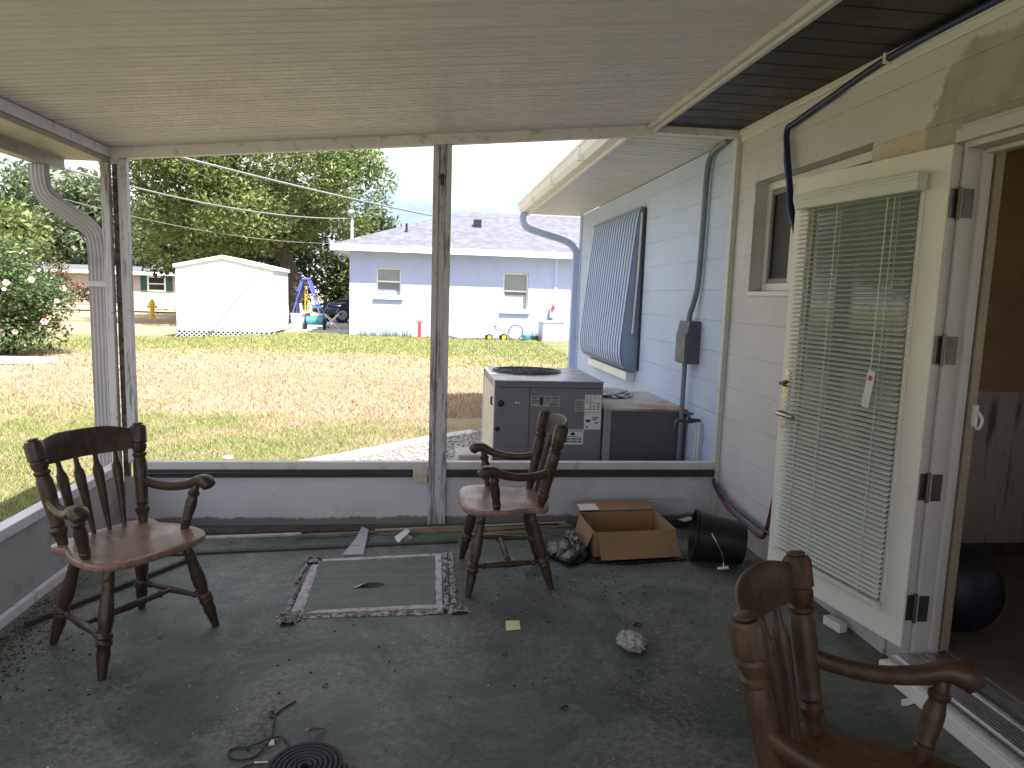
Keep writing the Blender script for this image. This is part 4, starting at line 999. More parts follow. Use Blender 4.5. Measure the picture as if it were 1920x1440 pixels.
def tape(pts_l, pts_r, m, h=.003, rough=.004, n=26, seed=1, name='tape', z=.005):
    """ragged strip between two edge polylines"""
    r_ = random.Random(seed); A_ = [Vector((*p,0)) for p in pts_l]; B_ = [Vector((*p,0)) for p in pts_r]
    def at(Pp,t):
        f = t*(len(Pp)-1); i = min(int(f),len(Pp)-2); return Pp[i].lerp(Pp[i+1],f-i)
    vs = []; fs = []; K = 7
    for i in range(n+1):
        t = i/n; a = at(A_,t); b_ = at(B_,t)
        for j in range(K):
            s = j/(K-1); p = a.lerp(b_,s); e = rough if j in (0,K-1) else 0
            zz = z+(h*r_.uniform(.3,1.0) if 0 < j < K-1 else 0)
            vs.append((p.x+r_.uniform(-e,e),p.y+r_.uniform(-e,e),zz))
    for i in range(n):
        for j in range(K-1): fs.append((i*K+j,i*K+j+1,(i+1)*K+j+1,(i+1)*K+j))
    return MB().add(vs,fs).build(name, m, ht)
tape([(-.525,3.641),(.074,3.697)],[(-.519,3.607),(.073,3.662)],M['tape'],.002,.003,26,2)
tape([(.071,3.689),(.068,3.02)],[(.105,3.689),(.098,2.965)],M['tape'],.002,.002,20,3,z=.006)
tape([(.110,3.70),(.102,2.985)],[(.140,3.70),(.128,2.99)],M['tape_torn'],.014,.006,40,4,z=.002)
tape([(.143,3.705),(.132,2.99)],[(.172,3.70),(.163,3.04)],M['tape_torn'],.006,.006,40,5,z=.002)
tape([(-.447,3.030),(.096,3.062)],[(-.51,2.996),(.094,3.020)],M['tape'],.003,.004,26,6,z=.006)
tape([(-.51,2.992),(.10,3.016)],[(-.515,2.962),(.10,2.964)],M['tape_torn'],.006,.006,40,7,z=.002)
tape([(-.531,3.560),(-.517,2.965)],[(-.567,3.560),(-.571,2.99)],M['tape'],.004,.004,26,8,z=.006)
tape([(-.571,3.33),(-.573,3.0)],[(-.590,3.22),(-.610,3.0)],M['tape_torn'],.012,.008,30,9,z=.002)
tape([(-.53,3.655),(-.535,3.585)],[(-.61,3.640),(-.61,3.575)],M['tape_torn'],.016,.010,18,10,z=.002)
tape([(-.515,3.01),(-.53,2.91)],[(-.625,2.99),(-.60,2.90)],M['tape_torn'],.020,.010,22,11,z=.002)
tape([(.123,3.06),(.123,2.962)],[(.200,3.05),(.224,2.972)],M['tape_torn'],.014,.008,20,12,z=.002)
tape([(-.585,3.56),(-.60,3.33)],[(-.60,3.56),(-.612,3.33)],M['tape'],.016,.006,18,13,z=.004)
# floor crumbs and flakes (nobody could count these)
def crumbs(name, m, areas, smin, smax, label, cat, seed, flat=.35):
    r_ = np.random.default_rng(seed); V = []; F = []; n = 0
    for (cx,cy,sx,sy,k) in areas:
        for _ in range(k):
            x = r_.normal(cx,sx); y = r_.normal(cy,sy)
            if not (L+.06 < x < W-.06 and .8 < y < D-.04): continue
            s = r_.uniform(smin,smax)**1.0; a = r_.uniform(0,6.28); el = r_.uniform(.25,1)
            q = np.array([(-1,-.6,0),(.7,-.8,0),(1,.5,0),(-.5,.8,0),(.1,0,flat*2)])*(s,s*el,s)
            c, si = math.cos(a), math.sin(a)
            q = np.stack([q[:,0]*c-q[:,1]*si,q[:,0]*si+q[:,1]*c,q[:,2]],1)+(x,y,.0008)
            V.append(q); F += [(n,n+1,n+4),(n+1,n+2,n+4),(n+2,n+3,n+4),(n+3,n,n+4)]; n += 5
    o = raw_mesh(name, np.concatenate(V), np.array(F), m); tag(o, label, cat, kind='stuff')
crumbs('floor_crumbs', M['chip_hole_dark'], [(.8,3.25,.3,.22,150),(.3,3.0,.7,.6,40),(.9,2.6,.5,.5,30),(-.2,2.5,.5,.4,25),(-1.5,2.6,.10,.35,120),(.3,4.0,.7,.12,150),(1.55,3.9,.15,.2,70)], .0015,.008, 'scattered dark crumbs and dirt on the green floor', 'debris', 31)
crumbs('paint_flakes', M['chip_white'], [(.2,2.6,.8,.6,90),(-1.0,2.3,.4,.4,26),(.4,3.8,.6,.2,60),(1.2,2.8,.4,.5,40),(-1.45,2.7,.12,.35,30)], .001,.0042, 'small white paint flakes scattered on the green floor', 'debris', 32, .2)
crumbs('leaf_litter', M['leaf_litter'], [(-1.59,2.75,.06,.26,550),(-1.64,3.2,.03,.3,200),(-1.60,2.45,.06,.15,140)], .002,.0075, 'dry brown leaf litter along the left knee wall', 'leaves', 33, .5)
# ball and hook in the room
bl_ = MB().sphere((2.228,2.54,.270),.168,.168,.185,32,20); bl_.v = [(x,y,max(z,.101)) for x,y,z in bl_.v]
tag(bl_.build('ball', M['navy'], smooth=True), 'dark navy ball on the floor just inside the doorway', 'ball')
hk = MB().tube(smooth_path([(2.035,2.33,1.055),(2.040,2.315,1.04),(2.042,2.30,1.02),(2.040,2.305,.99),(2.035,2.318,.985)],4), .006, 8); hk.box(2.026,2.043,2.322,2.3345,.99,1.07)
tag(hk.build('wall_hook', M['white_clean'], smooth=True), 'white hook on the inner casing of the doorway', 'hook')

# ------------------------------------------------------------------ air conditioner and duct
A0, A1, AY, AB, AZ = .490, 1.272, 4.835, 5.76, .832
gl = -.10
ac = empty('air_conditioner', ((A0+A1)/2,AY,gl), 'large grey packaged air conditioner with stickers outside the porch', 'air conditioner')
MB().box(A0+.004,A1,AY,AB,gl,AZ-.012).build('cabinet', M['ac_grey'], ac, bevel=.004)
MB().box(A0-.003,A1+.006,AY-.006,AB+.006,AZ-.0115,AZ).build('top_panel', M['ac_light'], ac, bevel=.003)
b = MB().box(A0-.002,A0+.0035,AY+.055,AB-.05,gl+.02,AZ-.06); b.build('side_panel', mat('side_panel_lit_tone',(.52,.50,.44),.45,.06,4), ac, bevel=.002)  # pale yellowish side: its lit look put into the panel colour
b = MB().box(A0-.006,A0+.0035,AY-.001,AY+.05,gl,AZ-.0125).box(A0-.006,A0+.0035,AB-.045,AB,gl,AZ-.0125); b.build('corner_frame', M['white_alu'], ac, bevel=.002)
MB().tube(smooth_path([(A0-.006,AY+.10,.70),(A0-.012,AY+.10,.69),(A0-.014,AY+.10,.655),(A0-.006,AY+.10,.64)],4), .007, 8).build('side_handle', M['black_plastic'], ac, smooth=True)
fan = MB(); fc = ((A0+A1)/2-.08,AY+.60,AZ+.010)
for r in (.27,.235,.20,.165,.13,.095,.06):
    fan.tube([(fc[0]+r*math.cos(a),fc[1]+r*math.sin(a),fc[2]) for a in [i*2*math.pi/40 for i in range(41)]], .0035, 6)
for i in range(12):
    a = i*math.pi/6; fan.tube([(fc[0],fc[1],fc[2]),(fc[0]+.27*math.cos(a),fc[1]+.27*math.sin(a),fc[2])], .003, 6)
fan.build('fan_grille', M['grille'], ac)
MB().tube([(fc[0],fc[1],AZ+.0005),(fc[0],fc[1],AZ+.003)], .265, 40).build('fan_opening', M['black_plastic'], ac)
y = AY
def fx(px): return A0+(px-928)/261
def fz(py): return AZ-(py-716)/261
b = MB().box(fx(993),fx(993)+.004,y-.0015,y+.001,gl+.02,AZ-.05).box(A0+.02,A1-.01,y-.0012,y+.001,AZ-.052,AZ-.048); b.build('panel_seam', M['grille'], ac)
for px,py,r in ((940,759,.024),(935,807,.019)):
    MB().turned((fx(px),y+.001,fz(py)),(fx(px),y-.010,fz(py)),[(0,r),(.7,r),(1,r*.8)],20).build('plug', M['black_plastic'], ac, smooth=True)
def sticker(x0,x1,yt,yb_,m,name='sticker',d=.0012):
    return MB().box(fx(x0),fx(x1),y-d,y-.0002,fz(yb_),fz(yt)).build(name, m, ac)
def lines(par, rows, d=.0018):
    b = MB()
    for (x0,x1,yt,yb_) in rows: b.box(fx(x0),fx(x1),y-d,y-.0013,fz(yb_),fz(yt))
    return b.build('printing', M['ink'], par)
s1 = sticker(995,1050,744,764,M['label_grey'])
r_ = random.Random(4)
lines(s1,[(998,1008,747,749),(998,1011,752,753.5),(998,1010,756,757.5),(1012,1019,746,761),(1022,1032,748,749.5),(1023,1048,753,754),(1022,1046,757,758),(1035,1048,747,749),(1030,1047,760,762)])
s2 = sticker(1079,1098,750,773,M['label_grey'])
lines(s2,[(1081,1096,753+3*i,754+3*i) for i in range(6)])
s3 = sticker(1098,1130,741,807,M['paper'])
rows = []
for i in range(9):
    for k in range(4):
        if r_.random() < .8: rows.append((1100+k*7.2,1100+k*7.2+r_.uniform(3,6),744+i*3,745.1+i*3))
rows += [(1100,1128,774,774.6),(1101,1110,788,793),(1113,1126,783,785),(1114,1122,787,789),(1118,1126,793,795),(1101,1106,801,803)]
lines(s3,rows)
s4 = sticker(1057,1098,807,836,M['paper'])
rows = [(1060,1095,808.5,811),(1074,1080,813,818),(1065,1090,820,821),(1060,1094,823.5,827),(1060,1094,829,832.5)]
def text(par, s, x, z, size, y_, m, align='CENTER'):
    c = bpy.data.curves.new('lettering','FONT'); c.body = s; c.size = size; c.align_x = align; c.align_y = 'CENTER'; c.extrude = .0003
    o = bpy.data.objects.new('lettering', c); COL.objects.link(o)
    dg = bpy.context.evaluated_depsgraph_get(); me = bpy.data.meshes.new_from_object(o.evaluated_get(dg)); bpy.data.objects.remove(o)
    me.materials.clear(); me.materials.append(m)
    o = bpy.data.objects.new('lettering', me); COL.objects.link(o); o.parent = par
    off = world_off(par); o.location = Vector((x,y_,z))-off; o.rotation_euler = (R(90),0,0); return o
text(s4,'CALL FOR SERVICE',fx(1077.5),fz(810),.0165,y-.0016,M['ink'])
b = MB().prism([(fx(1072),fz(815)),(fx(1077.5),fz(812)),(fx(1083),fz(815)),(fx(1081.5),fz(815)),(fx(1081.5),fz(818.5)),(fx(1073.5),fz(818.5)),(fx(1073.5),fz(815))],'Y',y-.0018,y-.0013); b.build('house_mark', M['ink'], s4)
lines(s4,[(1066,1089,820.2,821.2)]+[(1060+k*3.1+(1 if k%4 else 2.2),1062.4+k*3.1+(1 if k%4 else 1),a,a+3.3) for a in (823.2,828.6) for k in range(11)])
b = MB(); b.box(fx(966),fx(970),y-.0012,y-.0002,fz(759),fz(756)).box(fx(972),fx(976),y-.0012,y-.0002,fz(758.5),fz(756.5)); b.build('logo_mark', M['paper'], ac)
du = empty('duct_box', (1.6,4.81,gl), 'dark grey duct box with rusty lid between air conditioner and wall', 'duct')
MB().box(1.335,W-.004,4.82,5.74,gl,.625).build('duct_body', M['duct'], du)
MB().box(1.282,W-.003,4.81,5.745,.6255,.642).build('lid', M['rust_top'], du, bevel=.002)
MB().box(1.284,1.3345,4.812,5.72,gl,.625).build('flange', M['ac_light'], du, bevel=.002)
blob('crumpled_cloth', mat('grey_printed_paper',(.40,.38,.38),.8,.4,30), (1.52,5.46,.66), .13,.16,.035,.5,12,flat=.643,fr=5); tag(bpy.data.objects['crumpled_cloth'], 'crumpled grey paper lying on the rusty duct lid', 'paper')
tag(MB().prism([(.235,4.70),(.44,4.72),(.43,4.98),(.22,4.95)],'Z',gl,.325).build('concrete_block', M['concrete'], bevel=.012), 'pale concrete block standing beside the air conditioner', 'block')
blob('white_rag', M['paper'], (-1.75,6.42,-.105), .04,.03,.018,.5,40,flat=-.115); tag(bpy.data.objects['white_rag'], 'small white scrap in the grass below the sill', 'scrap')

# ------------------------------------------------------------------ lavender house across the lawn
HY = 22.0; hb = .02
ph = empty('lavender_house', (2.5,HY,hb), 'lavender blue house with grey shingle hip roof across the lawn', 'house')
wx0, wx1 = -2.335, 11.0; w1 = (-1.53,-.765,1.30,2.175); w2 = (2.40,3.21,.975,2.155)
b = MB(); zt_ = 2.70
xs = [wx0,w1[0],w1[1],w2[0],w2[1],wx1]
b.box(xs[0],xs[1],HY,HY+.2,hb-.3,zt_).box(xs[2],xs[3],HY,HY+.2,hb-.3,zt_).box(xs[4],xs[5],HY,HY+.2,hb-.3,zt_)
for ww in (w1,w2): b.box(ww[0],ww[1],HY,HY+.2,hb-.3,ww[2]).box(ww[0],ww[1],HY,HY+.2,ww[3],zt_)
b.box(wx0,wx0+.2,HY+.2,29.0,hb-.3,zt_).box(wx1-.2,wx1,HY+.2,29.0,hb-.3,zt_).box(wx0+.2,wx1-.2,28.8,29.0,hb-.3,zt_)
b.build('wall', M['purple_wall'], ph)
ex0, ey0, ex1, ey1, ez = -2.83, HY-.52, 11.5, 29.5, 2.80
ry = (ey0+ey1)/2; rx0 = ex0+(ry-ey0); rx1 = ex1-(ry-ey0); rz = 4.36
MB().add([(ex0,ey0,ez),(ex1,ey0,ez),(ex1,ey1,ez),(ex0,ey1,ez),(rx0,ry,rz),(rx1,ry,rz)],[(0,1,5,4),(2,3,4,5),(3,0,4),(1,2,5),(3,2,1,0)]).build('roof', M['shingle'], ph)
b = MB().box(ex0-.01,ex1+.01,ey0-.02,ey0+.0,ez-.17,ez+.012).box(ex0-.02,ex0-.0,ey0,ey1,ez-.17,ez+.012); b.build('fascia', M['white_ext'], ph)
MB().box(ex0+.005,ex1,ey0+.005,HY-.002,ez-.12,ez-.1).box(ex0+.005,wx0-.002,HY,ey1,ez-.12,ez-.1).build('soffit', M['white_ext'], ph)
for (x0,x1,za,zb) in (w1,w2):
    f = MB(); yy = HY+.09
    f.box(x0,x0+.05,yy,yy+.06,za,zb).box(x1-.05,x1,yy,yy+.06,za,zb).box(x0+.05,x1-.05,yy,yy+.06,za,za+.05).box(x0+.05,x1-.05,yy,yy+.06,zb-.05,zb)
    zm = (za+zb)/2+.02; f.box(x0+.05,x1-.05,yy-.01,yy+.05,zm-.025,zm+.025)
    WF = f.build('window', M['white_ext'], ph)
    MB().box(x0+.05,x1-.05,yy+.035,yy+.04,zm+.025,zb-.05).build('pane', M['blind_far'], WF)
    g = MB(); g.box(x0+.05,x1-.05,yy+.035,yy+.04,za+.05,zm-.025); g.build('pane', mat('lower_window_blind',(.16,.17,.20),.3,.08,8), WF)
    s = MB()
    for i in range(7 if x0 > 0 else 3): s.box(x0+.06,x1-.16,yy+.030,yy+.0345,za+.07+i*.055,za+.095+i*.055)
    s.build('blind_slats', M['white_ext'], WF)
    MB().box(x0-.07,x1+.06,HY-.09,HY-.002,za-.085,za-.005).build('sill', M['white_ext'], WF)
MB().box(1.55,1.80,23.7,23.95,3.66,3.93).build('roof_vent', M['grille'], ph)
MB().tube([(-.65,22.9,3.25),(-.65,22.9,3.62)],.035,8).build('vent_pipe', M['grille'], ph)
MB().box(4.02,4.14,HY-.03,HY-.002,hb-.2,2.66).build('shade_strip', M['trim_blue'], ph)  # thin board put in for a shaded strip where the wall steps
em = empty('electric_meter', (3.98,HY-.1,.8), 'small red and grey electric meter on the lavender wall', 'meter')
MB().box(3.90,4.0,HY-.14,HY-.002,.78,1.10).build('body', M['label_grey'], em, bevel=.01); MB().box(3.95,4.04,HY-.19,HY-.142,1.02,1.18).build('cap', M['red'], em, bevel=.01); MB().tube([(3.96,HY-.05,.78),(3.96,HY-.05,.0)],.022,8).build('pipe', M['conduit'], em)
a2 = empty('air_conditioner', (3.9,21.4,.03), 'white slatted condenser unit beside the lavender house', 'air conditioner')
b = MB().box(3.52,4.22,21.0,21.7,.05,.66)
b.build('cabinet', M['ac_light'], a2, bevel=.02)
b = MB()
for i in range(13): b.box(3.58+i*.048,3.60+i*.048,20.985,20.999,.09,.60)
b.build('louvres', M['white_ext'], a2); MB().box(3.46,4.28,20.94,21.76,-.06,.05).build('pad', M['concrete'], a2); MB().box(3.50,4.24,20.98,21.72,.6605,.70).build('top', M['white_ext'], a2, bevel=.02)
# things along the lavender wall
rs = empty('red_stand', (-.18,21.6,.06), 'red metal post stand with flat base on the grass by the lavender wall', 'stand')
MB().box(-.23,-.14,21.55,21.65,.07,.54).build('post', M['red'], rs, bevel=.01); MB().box(-.40,.03,21.42,21.8,.06,.09).build('base', M['red'], rs, bevel=.01); MB().turned((-.31,21.6,.56),(-.06,21.6,.56),[(0,.02),(.1,.028),(.9,.028),(1,.02)],10).build('top_bar', mat('rusty_bar',(.28,.13,.10),.6,.2,8), rs)
b = MB().prism([(.98,.08),(1.60,.08),(1.62,.56),(1.5,.50)],'Y',21.72,21.80); tag(b.build('grey_panel', M['trim_blue'], bevel=.01), 'grey triangular panel leaning at the lavender wall', 'panel')
ty = empty('toy_tractor', (2.2,21.5,.06), 'yellow wheeled toy tractor by the lavender wall', 'toy')
for (x,y,r) in ((1.95,21.36,.105),(1.95,21.66,.105),(2.40,21.36,.115),(2.40,21.66,.115)):
    wh = MB().turned((x,y-.05,.05+r),(x,y+.05,.05+r),[(0,r*.8),(.15,r),(.85,r),(1,r*.8)],18).build('wheel', M['tyre'], ty, smooth=True); MB().turned((x,y-.06,.05+r),(x,y+.06,.05+r),[(0,r*.55),(1,r*.55)],14).build('rim', M['yellow'], wh)
MB().box(1.85,2.50,21.42,21.60,.20,.32).box(2.28,2.50,21.40,21.62,.32,.46).build('body', M['white_ext'], ty, bevel=.03); MB().tube([(2.2,21.5,.32),(2.13,21.5,.48)],.015,8).box(2.06,2.20,21.46,21.54,.475,.50).build('steering', M['red'], ty)
hs = MB().tube([(2.80+.23*math.cos(a)*(1+.1*math.sin(2*a)),21.72+.03*math.sin(a*1.7),.30+.23*math.sin(a)) for a in [i*.3 for i in range(64)]],.013,6); tag(hs.build('hose', M['cable_black'], smooth=True), 'black hose coil leaning behind the toy tractor', 'hose')
tag(MB().tube(smooth_path([(.2,21.65,.085),(.6,21.6,.17),(1.0,21.5,.09),(1.4,21.55,.10),(1.85,21.5,.08)],5),.015,6).build('hose', M['cable_black'], smooth=True), 'black hose lying along the foot of the lavender wall', 'hose')
tag(MB().turned((3.10,21.4,.04),(3.10,21.4,.26),[(0,.06),(.3,.10),(.9,.17),(1,.17)],18).build('plant_pot', M['blue_cone'], smooth=True), 'light blue plastic pot in the grass by the lavender wall', 'pot')
def weeds():
    V = []; 
    for cx in (-1.9,-1.6,-1.2,-.9,-.55,.35,.5,3.3,3.5):
        for _ in range(40):
            x = rng.normal(cx,.09); y = rng.uniform(21.6,21.95); h = rng.uniform(.1,.5)*rng.uniform(.4,1); a = rng.uniform(0,6.28)
            V += [(x-.01,y,.03),(x+.01,y,.03),(x+.12*h*math.cos(a),y+.1*h*math.sin(a),.03+h)]
    V = np.array(V); o = raw_mesh('weeds', V, np.arange(len(V)).reshape(-1,3), M['leaf_rose']); tag(o, 'thin weeds growing along the foot of the lavender wall', 'weeds', kind='stuff')
weeds()

# ------------------------------------------------------------------ shed
SY = 22.0; sx0, sx1, spk = -7.40, -4.60, -6.05
sh = empty('shed', ((sx0+sx1)/2,SY,-.05), 'white metal shed with low gable roof in the yard', 'shed')
MB().prism([(sx0,.12),(sx1,.12),(sx1,1.99),(spk,2.27),(sx0,1.98)],'Y',SY,SY+2.35).build('wall', M['shed'], sh)
b = MB(); t_ = .10
for (xa,za,xb,zb) in ((sx0-.05,1.965,spk,2.275),(spk,2.275,sx1+.05,1.975)):
    b.prism([(xa,za),(xb,zb),(xb,zb+t_),(xa,za+t_)],'Y',SY-.06,SY+2.42)
b.build('roof', M['white_ext'], sh)
b = MB(); zz0, zz1 = -.09, .118
for i in range(20):
    x = sx0+.02+i*.140
    for d in (1,-1):
        m = Matrix.Translation((x+.054,SY-.012-(.006 if d>0 else 0),(zz0+zz1)/2)) @ Matrix.Rotation(d*R(45),4,'Y')
        b.add([m @ Vector(v) for v in MB().box(-.020,.020,-.003,.003,-.19,.19).v], MB().box(0,1,0,1,0,1).f)
b.v = [(x,y,min(max(z,zz0),zz1)) for x,y,z in b.v]
b.build('lattice_skirt', M['shed'], sh)
MB().box(sx0+.02,sx1-.02,SY+.05,SY+2.3,-.2,.118).build('base', M['grille'], sh)

# far beige house
fh = empty('beige_house', (-22,60,.1), 'low beige house with dark green shutters in the distance', 'house')
b = MB().box(-32,-18.0,60,66,-.2,2.4); b.build('wall', M['beige'], fh)
MB().add([(-32.6,59.3,2.4),(-17.4,59.3,2.4),(-17.4,66.7,2.4),(-32.6,66.7,2.4),(-31,63,2.95),(-19,63,2.95)],[(0,1,5,4),(2,3,4,5),(3,0,4),(1,2,5),(3,2,1,0)]).build('roof', M['shingle'], fh)
MB().box(-32.6,-17.4,59.25,59.298,2.2,2.45).build('fascia', M['white_ext'], fh)
f = MB().box(-22.35,-22.22,59.93,59.99,.95,2.15).box(-21.05,-20.92,59.93,59.99,.95,2.15).box(-22.22,-21.05,59.93,59.99,.95,1.06).box(-22.22,-21.05,59.93,59.99,2.04,2.15).box(-22.22,-21.05,59.93,59.99,1.5,1.58)
f = f.build('window', M['white_ext'], fh); MB().box(-22.22,-21.05,59.95,59.985,1.06,2.04).build('pane', M['car_glass'], f)
for x in (-22.85,-20.90): MB().box(x,x+.48,59.92,59.99,.95,2.15).build('shutter', M['green_shutter'], fh)
# hydrant, white van, hedge
hy = empty('hydrant', (-11.95,32.5,.0), 'yellow hydrant post standing in the grass before the driveway', 'hydrant')
MB().turned((-11.95,32.5,-.05),(-11.95,32.5,.80),[(0,.15),(.08,.15),(.1,.09),(.7,.09),(.72,.13),(.80,.12),(.95,.07),(1,.03)],14).build('barrel', M['yellow'], hy, smooth=True); MB().turned((-12.15,32.5,.48),(-11.75,32.5,.48),[(0,.06),(1,.06)],10).build('nozzles', M['yellow'], hy)
vn = empty('white_van', (-27.5,61,.2), 'white rounded vehicle parked beyond the brown hedge at the left', 'van')
MB().prism([(-28.4,.5),(-24,.5),(-24,2.1),(-25,2.3),(-26.8,2.3),(-27.5,2.1),(-28.1,1.5)],'Y',61,63).build('body', M['white_ext'], vn, bevel=.35, seg=4); MB().box(-28.0,-25.4,60.97,60.995,1.7,2.1).build('window', M['car_glass'], vn)
for x in (-28.2,-25.8): MB().turned((x,60.95,.55),(x,61.2,.55),[(0,.4),(1,.4)],16).build('wheel', M['tyre'], vn)
# swing set
sw = empty('swing_set', (-4.0,25,.08), 'blue tubular toddler swing frame with yellow ropes behind the shed', 'swing set')
apx = (-4.14,1.82)
for y in (24.7,25.6):
    for x in (-4.72,-3.42): MB().tube([(apx[0]+(.06 if x>-4 else -.06),25.15+(y-25.15)*.4,apx[1]-.02),(x,y,.03)],.024,8).build('leg', M['swing_blue'], sw, smooth=True)
MB().box(-4.26,-4.02,24.92,25.38,1.76,1.84).build('top_bar', M['swing_blue'], sw, bevel=.02)
for s in (-1,1): MB().prism([(apx[0]+s*.10,1.74),(apx[0]+s*.24,1.36),(apx[0]+s*.30,1.36),(apx[0]+s*.16,1.76)],'Y',24.98,25.3).build('brace', M['swing_blue'], sw)
for x in (-4.18,-4.10): MB().tube([(x,25.15,1.76),(x,25.15,.72)],.018,6).build('rope', M['yellow'], sw)
b = MB().prism([(-4.32,.62),(-3.96,.62),(-3.92,.95),(-3.97,.95),(-4.0,.70),(-4.28,.70),(-4.31,.95),(-4.36,.95)],'Y',25.0,25.3); b.build('seat', M['foam'], sw, bevel=.02)
# bucket, spreader, camp chair, teal bench
wb = MB().turned((-4.32,24.5,.08),(-4.32,24.5,.62),[(0,.19),(.04,.20),(.9,.235),(.92,.25),(1,.25)],20); tag(wb.build('white_bin', M['white_ext'], smooth=True), 'round white bin standing before the blue swing frame', 'bin')
sd = empty('lawn_spreader', (-3.7,24.4,.08), 'teal drum cart with two dark wheels beside the white bin', 'cart')
MB().turned((-4.02,24.4,.40),(-3.45,24.4,.40),[(0,.12),(.05,.15),(.95,.15),(1,.12)],18).build('drum', M['teal'], sd, smooth=True)
for x in (-4.05,-3.42): MB().turned((x-.04,24.4,.27),(x+.04,24.4,.27),[(0,.15),(.2,.19),(.8,.19),(1,.15)],18).build('wheel', M['tyre'], sd, smooth=True)
MB().tube(smooth_path([(-3.60,24.45,.42),(-3.45,24.8,.75),(-3.35,25.0,.98),(-3.20,25.05,1.0)],4),.018,8).build('handle', M['conduit'], sd, smooth=True)
tb = empty('garden_bench', (-4.0,26,.08), 'low teal and white bench behind the teal drum cart', 'bench')
MB().box(-4.6,-3.55,25.8,26.2,.78,.84).build('seat', M['teal'], tb, bevel=.01)
for x in (-4.5,-3.7): MB().box(x,x+.10,25.85,26.15,.09,.78).build('leg', M['white_ext'], tb, bevel=.01)
cc = empty('camp_chair', (-3.3,25.6,.08), 'dark folding chair with white legs beside the parked car', 'chair')
b = MB().prism([(-3.62,.62),(-3.0,.58),(-2.98,.64),(-3.60,.68)],'Y',25.35,25.85); b.build('seat', M['black_plastic'], cc)
b = MB().prism([(-3.62,.64),(-3.56,.64),(-3.50,1.22),(-3.58,1.24)],'Y',25.35,25.85).prism([(-3.60,.85),(-3.0,.82),(-3.0,.88),(-3.60,.92)],'Y',25.33,25.39); b.build('backrest', M['black_plastic'], cc, bevel=.01)
for x0,x1,y in ((-3.6,-3.05,25.36),(-3.05,-3.6,25.37),(-3.6,-3.05,25.84),(-3.05,-3.6,25.83)): MB().tube([(x0,y,.08),(x1,y,.64)],.022,8).build('leg', M['white_ext'], cc)
# car behind the lavender house
def car():
    c = empty('parked_car', (-2.6,31.4,.09), 'dark blue car parked half behind the lavender house', 'car', rz=R(205))
    secs = [(-2.15,.42,.70,.72),(-2.0,.30,.86,.86),(-1.2,.26,.92,.90),(0,.25,.95,.91),(1.0,.26,.92,.90),(1.85,.30,.80,.84),(2.2,.40,.66,.70)]
    def loft(secs, n=16):
        b = MB(); vs = []; fs = []
        for (x,zb,zt2,hw) in secs:
            zm, hh = (zb+zt2)/2, (zt2-zb)/2
            for j in range(n):
                a = 2*math.pi*(j+.5)/n; ca, sa = math.cos(a), math.sin(a)
                vs.append((x, hw*(abs(ca)**.4)*(1 if ca>0 else -1), zm+hh*(abs(sa)**.5)*(1 if sa>0 else -1)))
        for i in range(len(secs)-1):
            for j in range(n): fs.append((i*n+j,i*n+(j+1)%n,(i+1)*n+(j+1)%n,(i+1)*n+j))
        fs += [tuple(range(n)),tuple(reversed(range((len(secs)-1)*n,len(secs)*n)))]
        return b.add(vs,fs)
    loft(secs).build('body', M['car'], c, local=True, smooth=True)
    loft([(-1.75,.86,.92,.70),(-1.15,.86,1.28,.66),(-.3,.86,1.42,.64),(.45,.86,1.36,.65),(1.15,.86,.95,.74)]).build('cabin', M['car_glass'], c, local=True, smooth=True)
    loft([(-1.0,1.30,1.37,.58),(-.3,1.36,1.45,.60),(.40,1.32,1.40,.58)]).build('roof', M['car'], c, local=True, smooth=True)
    for x in (-1.35,1.38):
        for s in (-1,1):
            wh = MB().turned((x,s*.78,.32),(x,s*.93,.32),[(0,.28),(.15,.32),(.85,.32),(1,.28)],20).build('wheel', M['tyre'], c, local=True, smooth=True); MB().turned((x,s*.925,.32),(x,s*.938,.32),[(0,.20),(1,.18)],16).build('rim', M['nickel'], wh, local=True)
    for s in (-1,1):
        b = MB().box(2.02,2.17,s*.62-.14,s*.62+.14,.60,.70); b.build('headlight', M['white_ext'], c, local=True, bevel=.03)
        MB().box(.72,.86,s*.95-.09,s*.95+.09,.92,1.04).build('mirror', M['car'], c, local=True, bevel=.03)
    MB().box(2.10,2.21,-.45,.45,.42,.56).build('grille', M['black_plastic'], c, local=True, bevel=.02)
car()
# lamp post
lp = empty('service_mast', (-2.44,23.7,2.9), 'white mast with a round head holding the wires on the lavender roof', 'mast')
MB().turned((-2.44,23.7,2.75),(-2.44,23.7,3.90),[(0,.05),(1,.04)],12).build('pole', M['white_alu'], lp, smooth=True)
MB().sphere((-2.46,23.66,3.95),.13,.13,.12,16,10).build('mast_head', M['ac_light'], lp, smooth=True)
# overhead wires
def cat(a, b, sag, name, label, r=.011):
    a, b = Vector(a), Vector(b); pts = [a.lerp(b,t)-Vector((0,0,4*sag*t*(1-t))) for t in [i/30 for i in range(31)]]
    tag(MB().tube(pts,r,6).build(name, M['wire'], smooth=True), label, 'wire')
cat((-11.5,10.0,5.05),(.17,26.8,4.33),.22,'overhead_wire','upper pale wire sloping from the tree to the lavender roof',.030)
cat((-9.6,10.8,4.45),(-2.44,23.7,3.78),.62,'overhead_wire','middle sagging pale wire reaching the white mast',.020)
cat((-8.4,17,3.35),(-2.44,23.75,2.98),.30,'overhead_wire','lowest thin wire before the dark tree',.008)

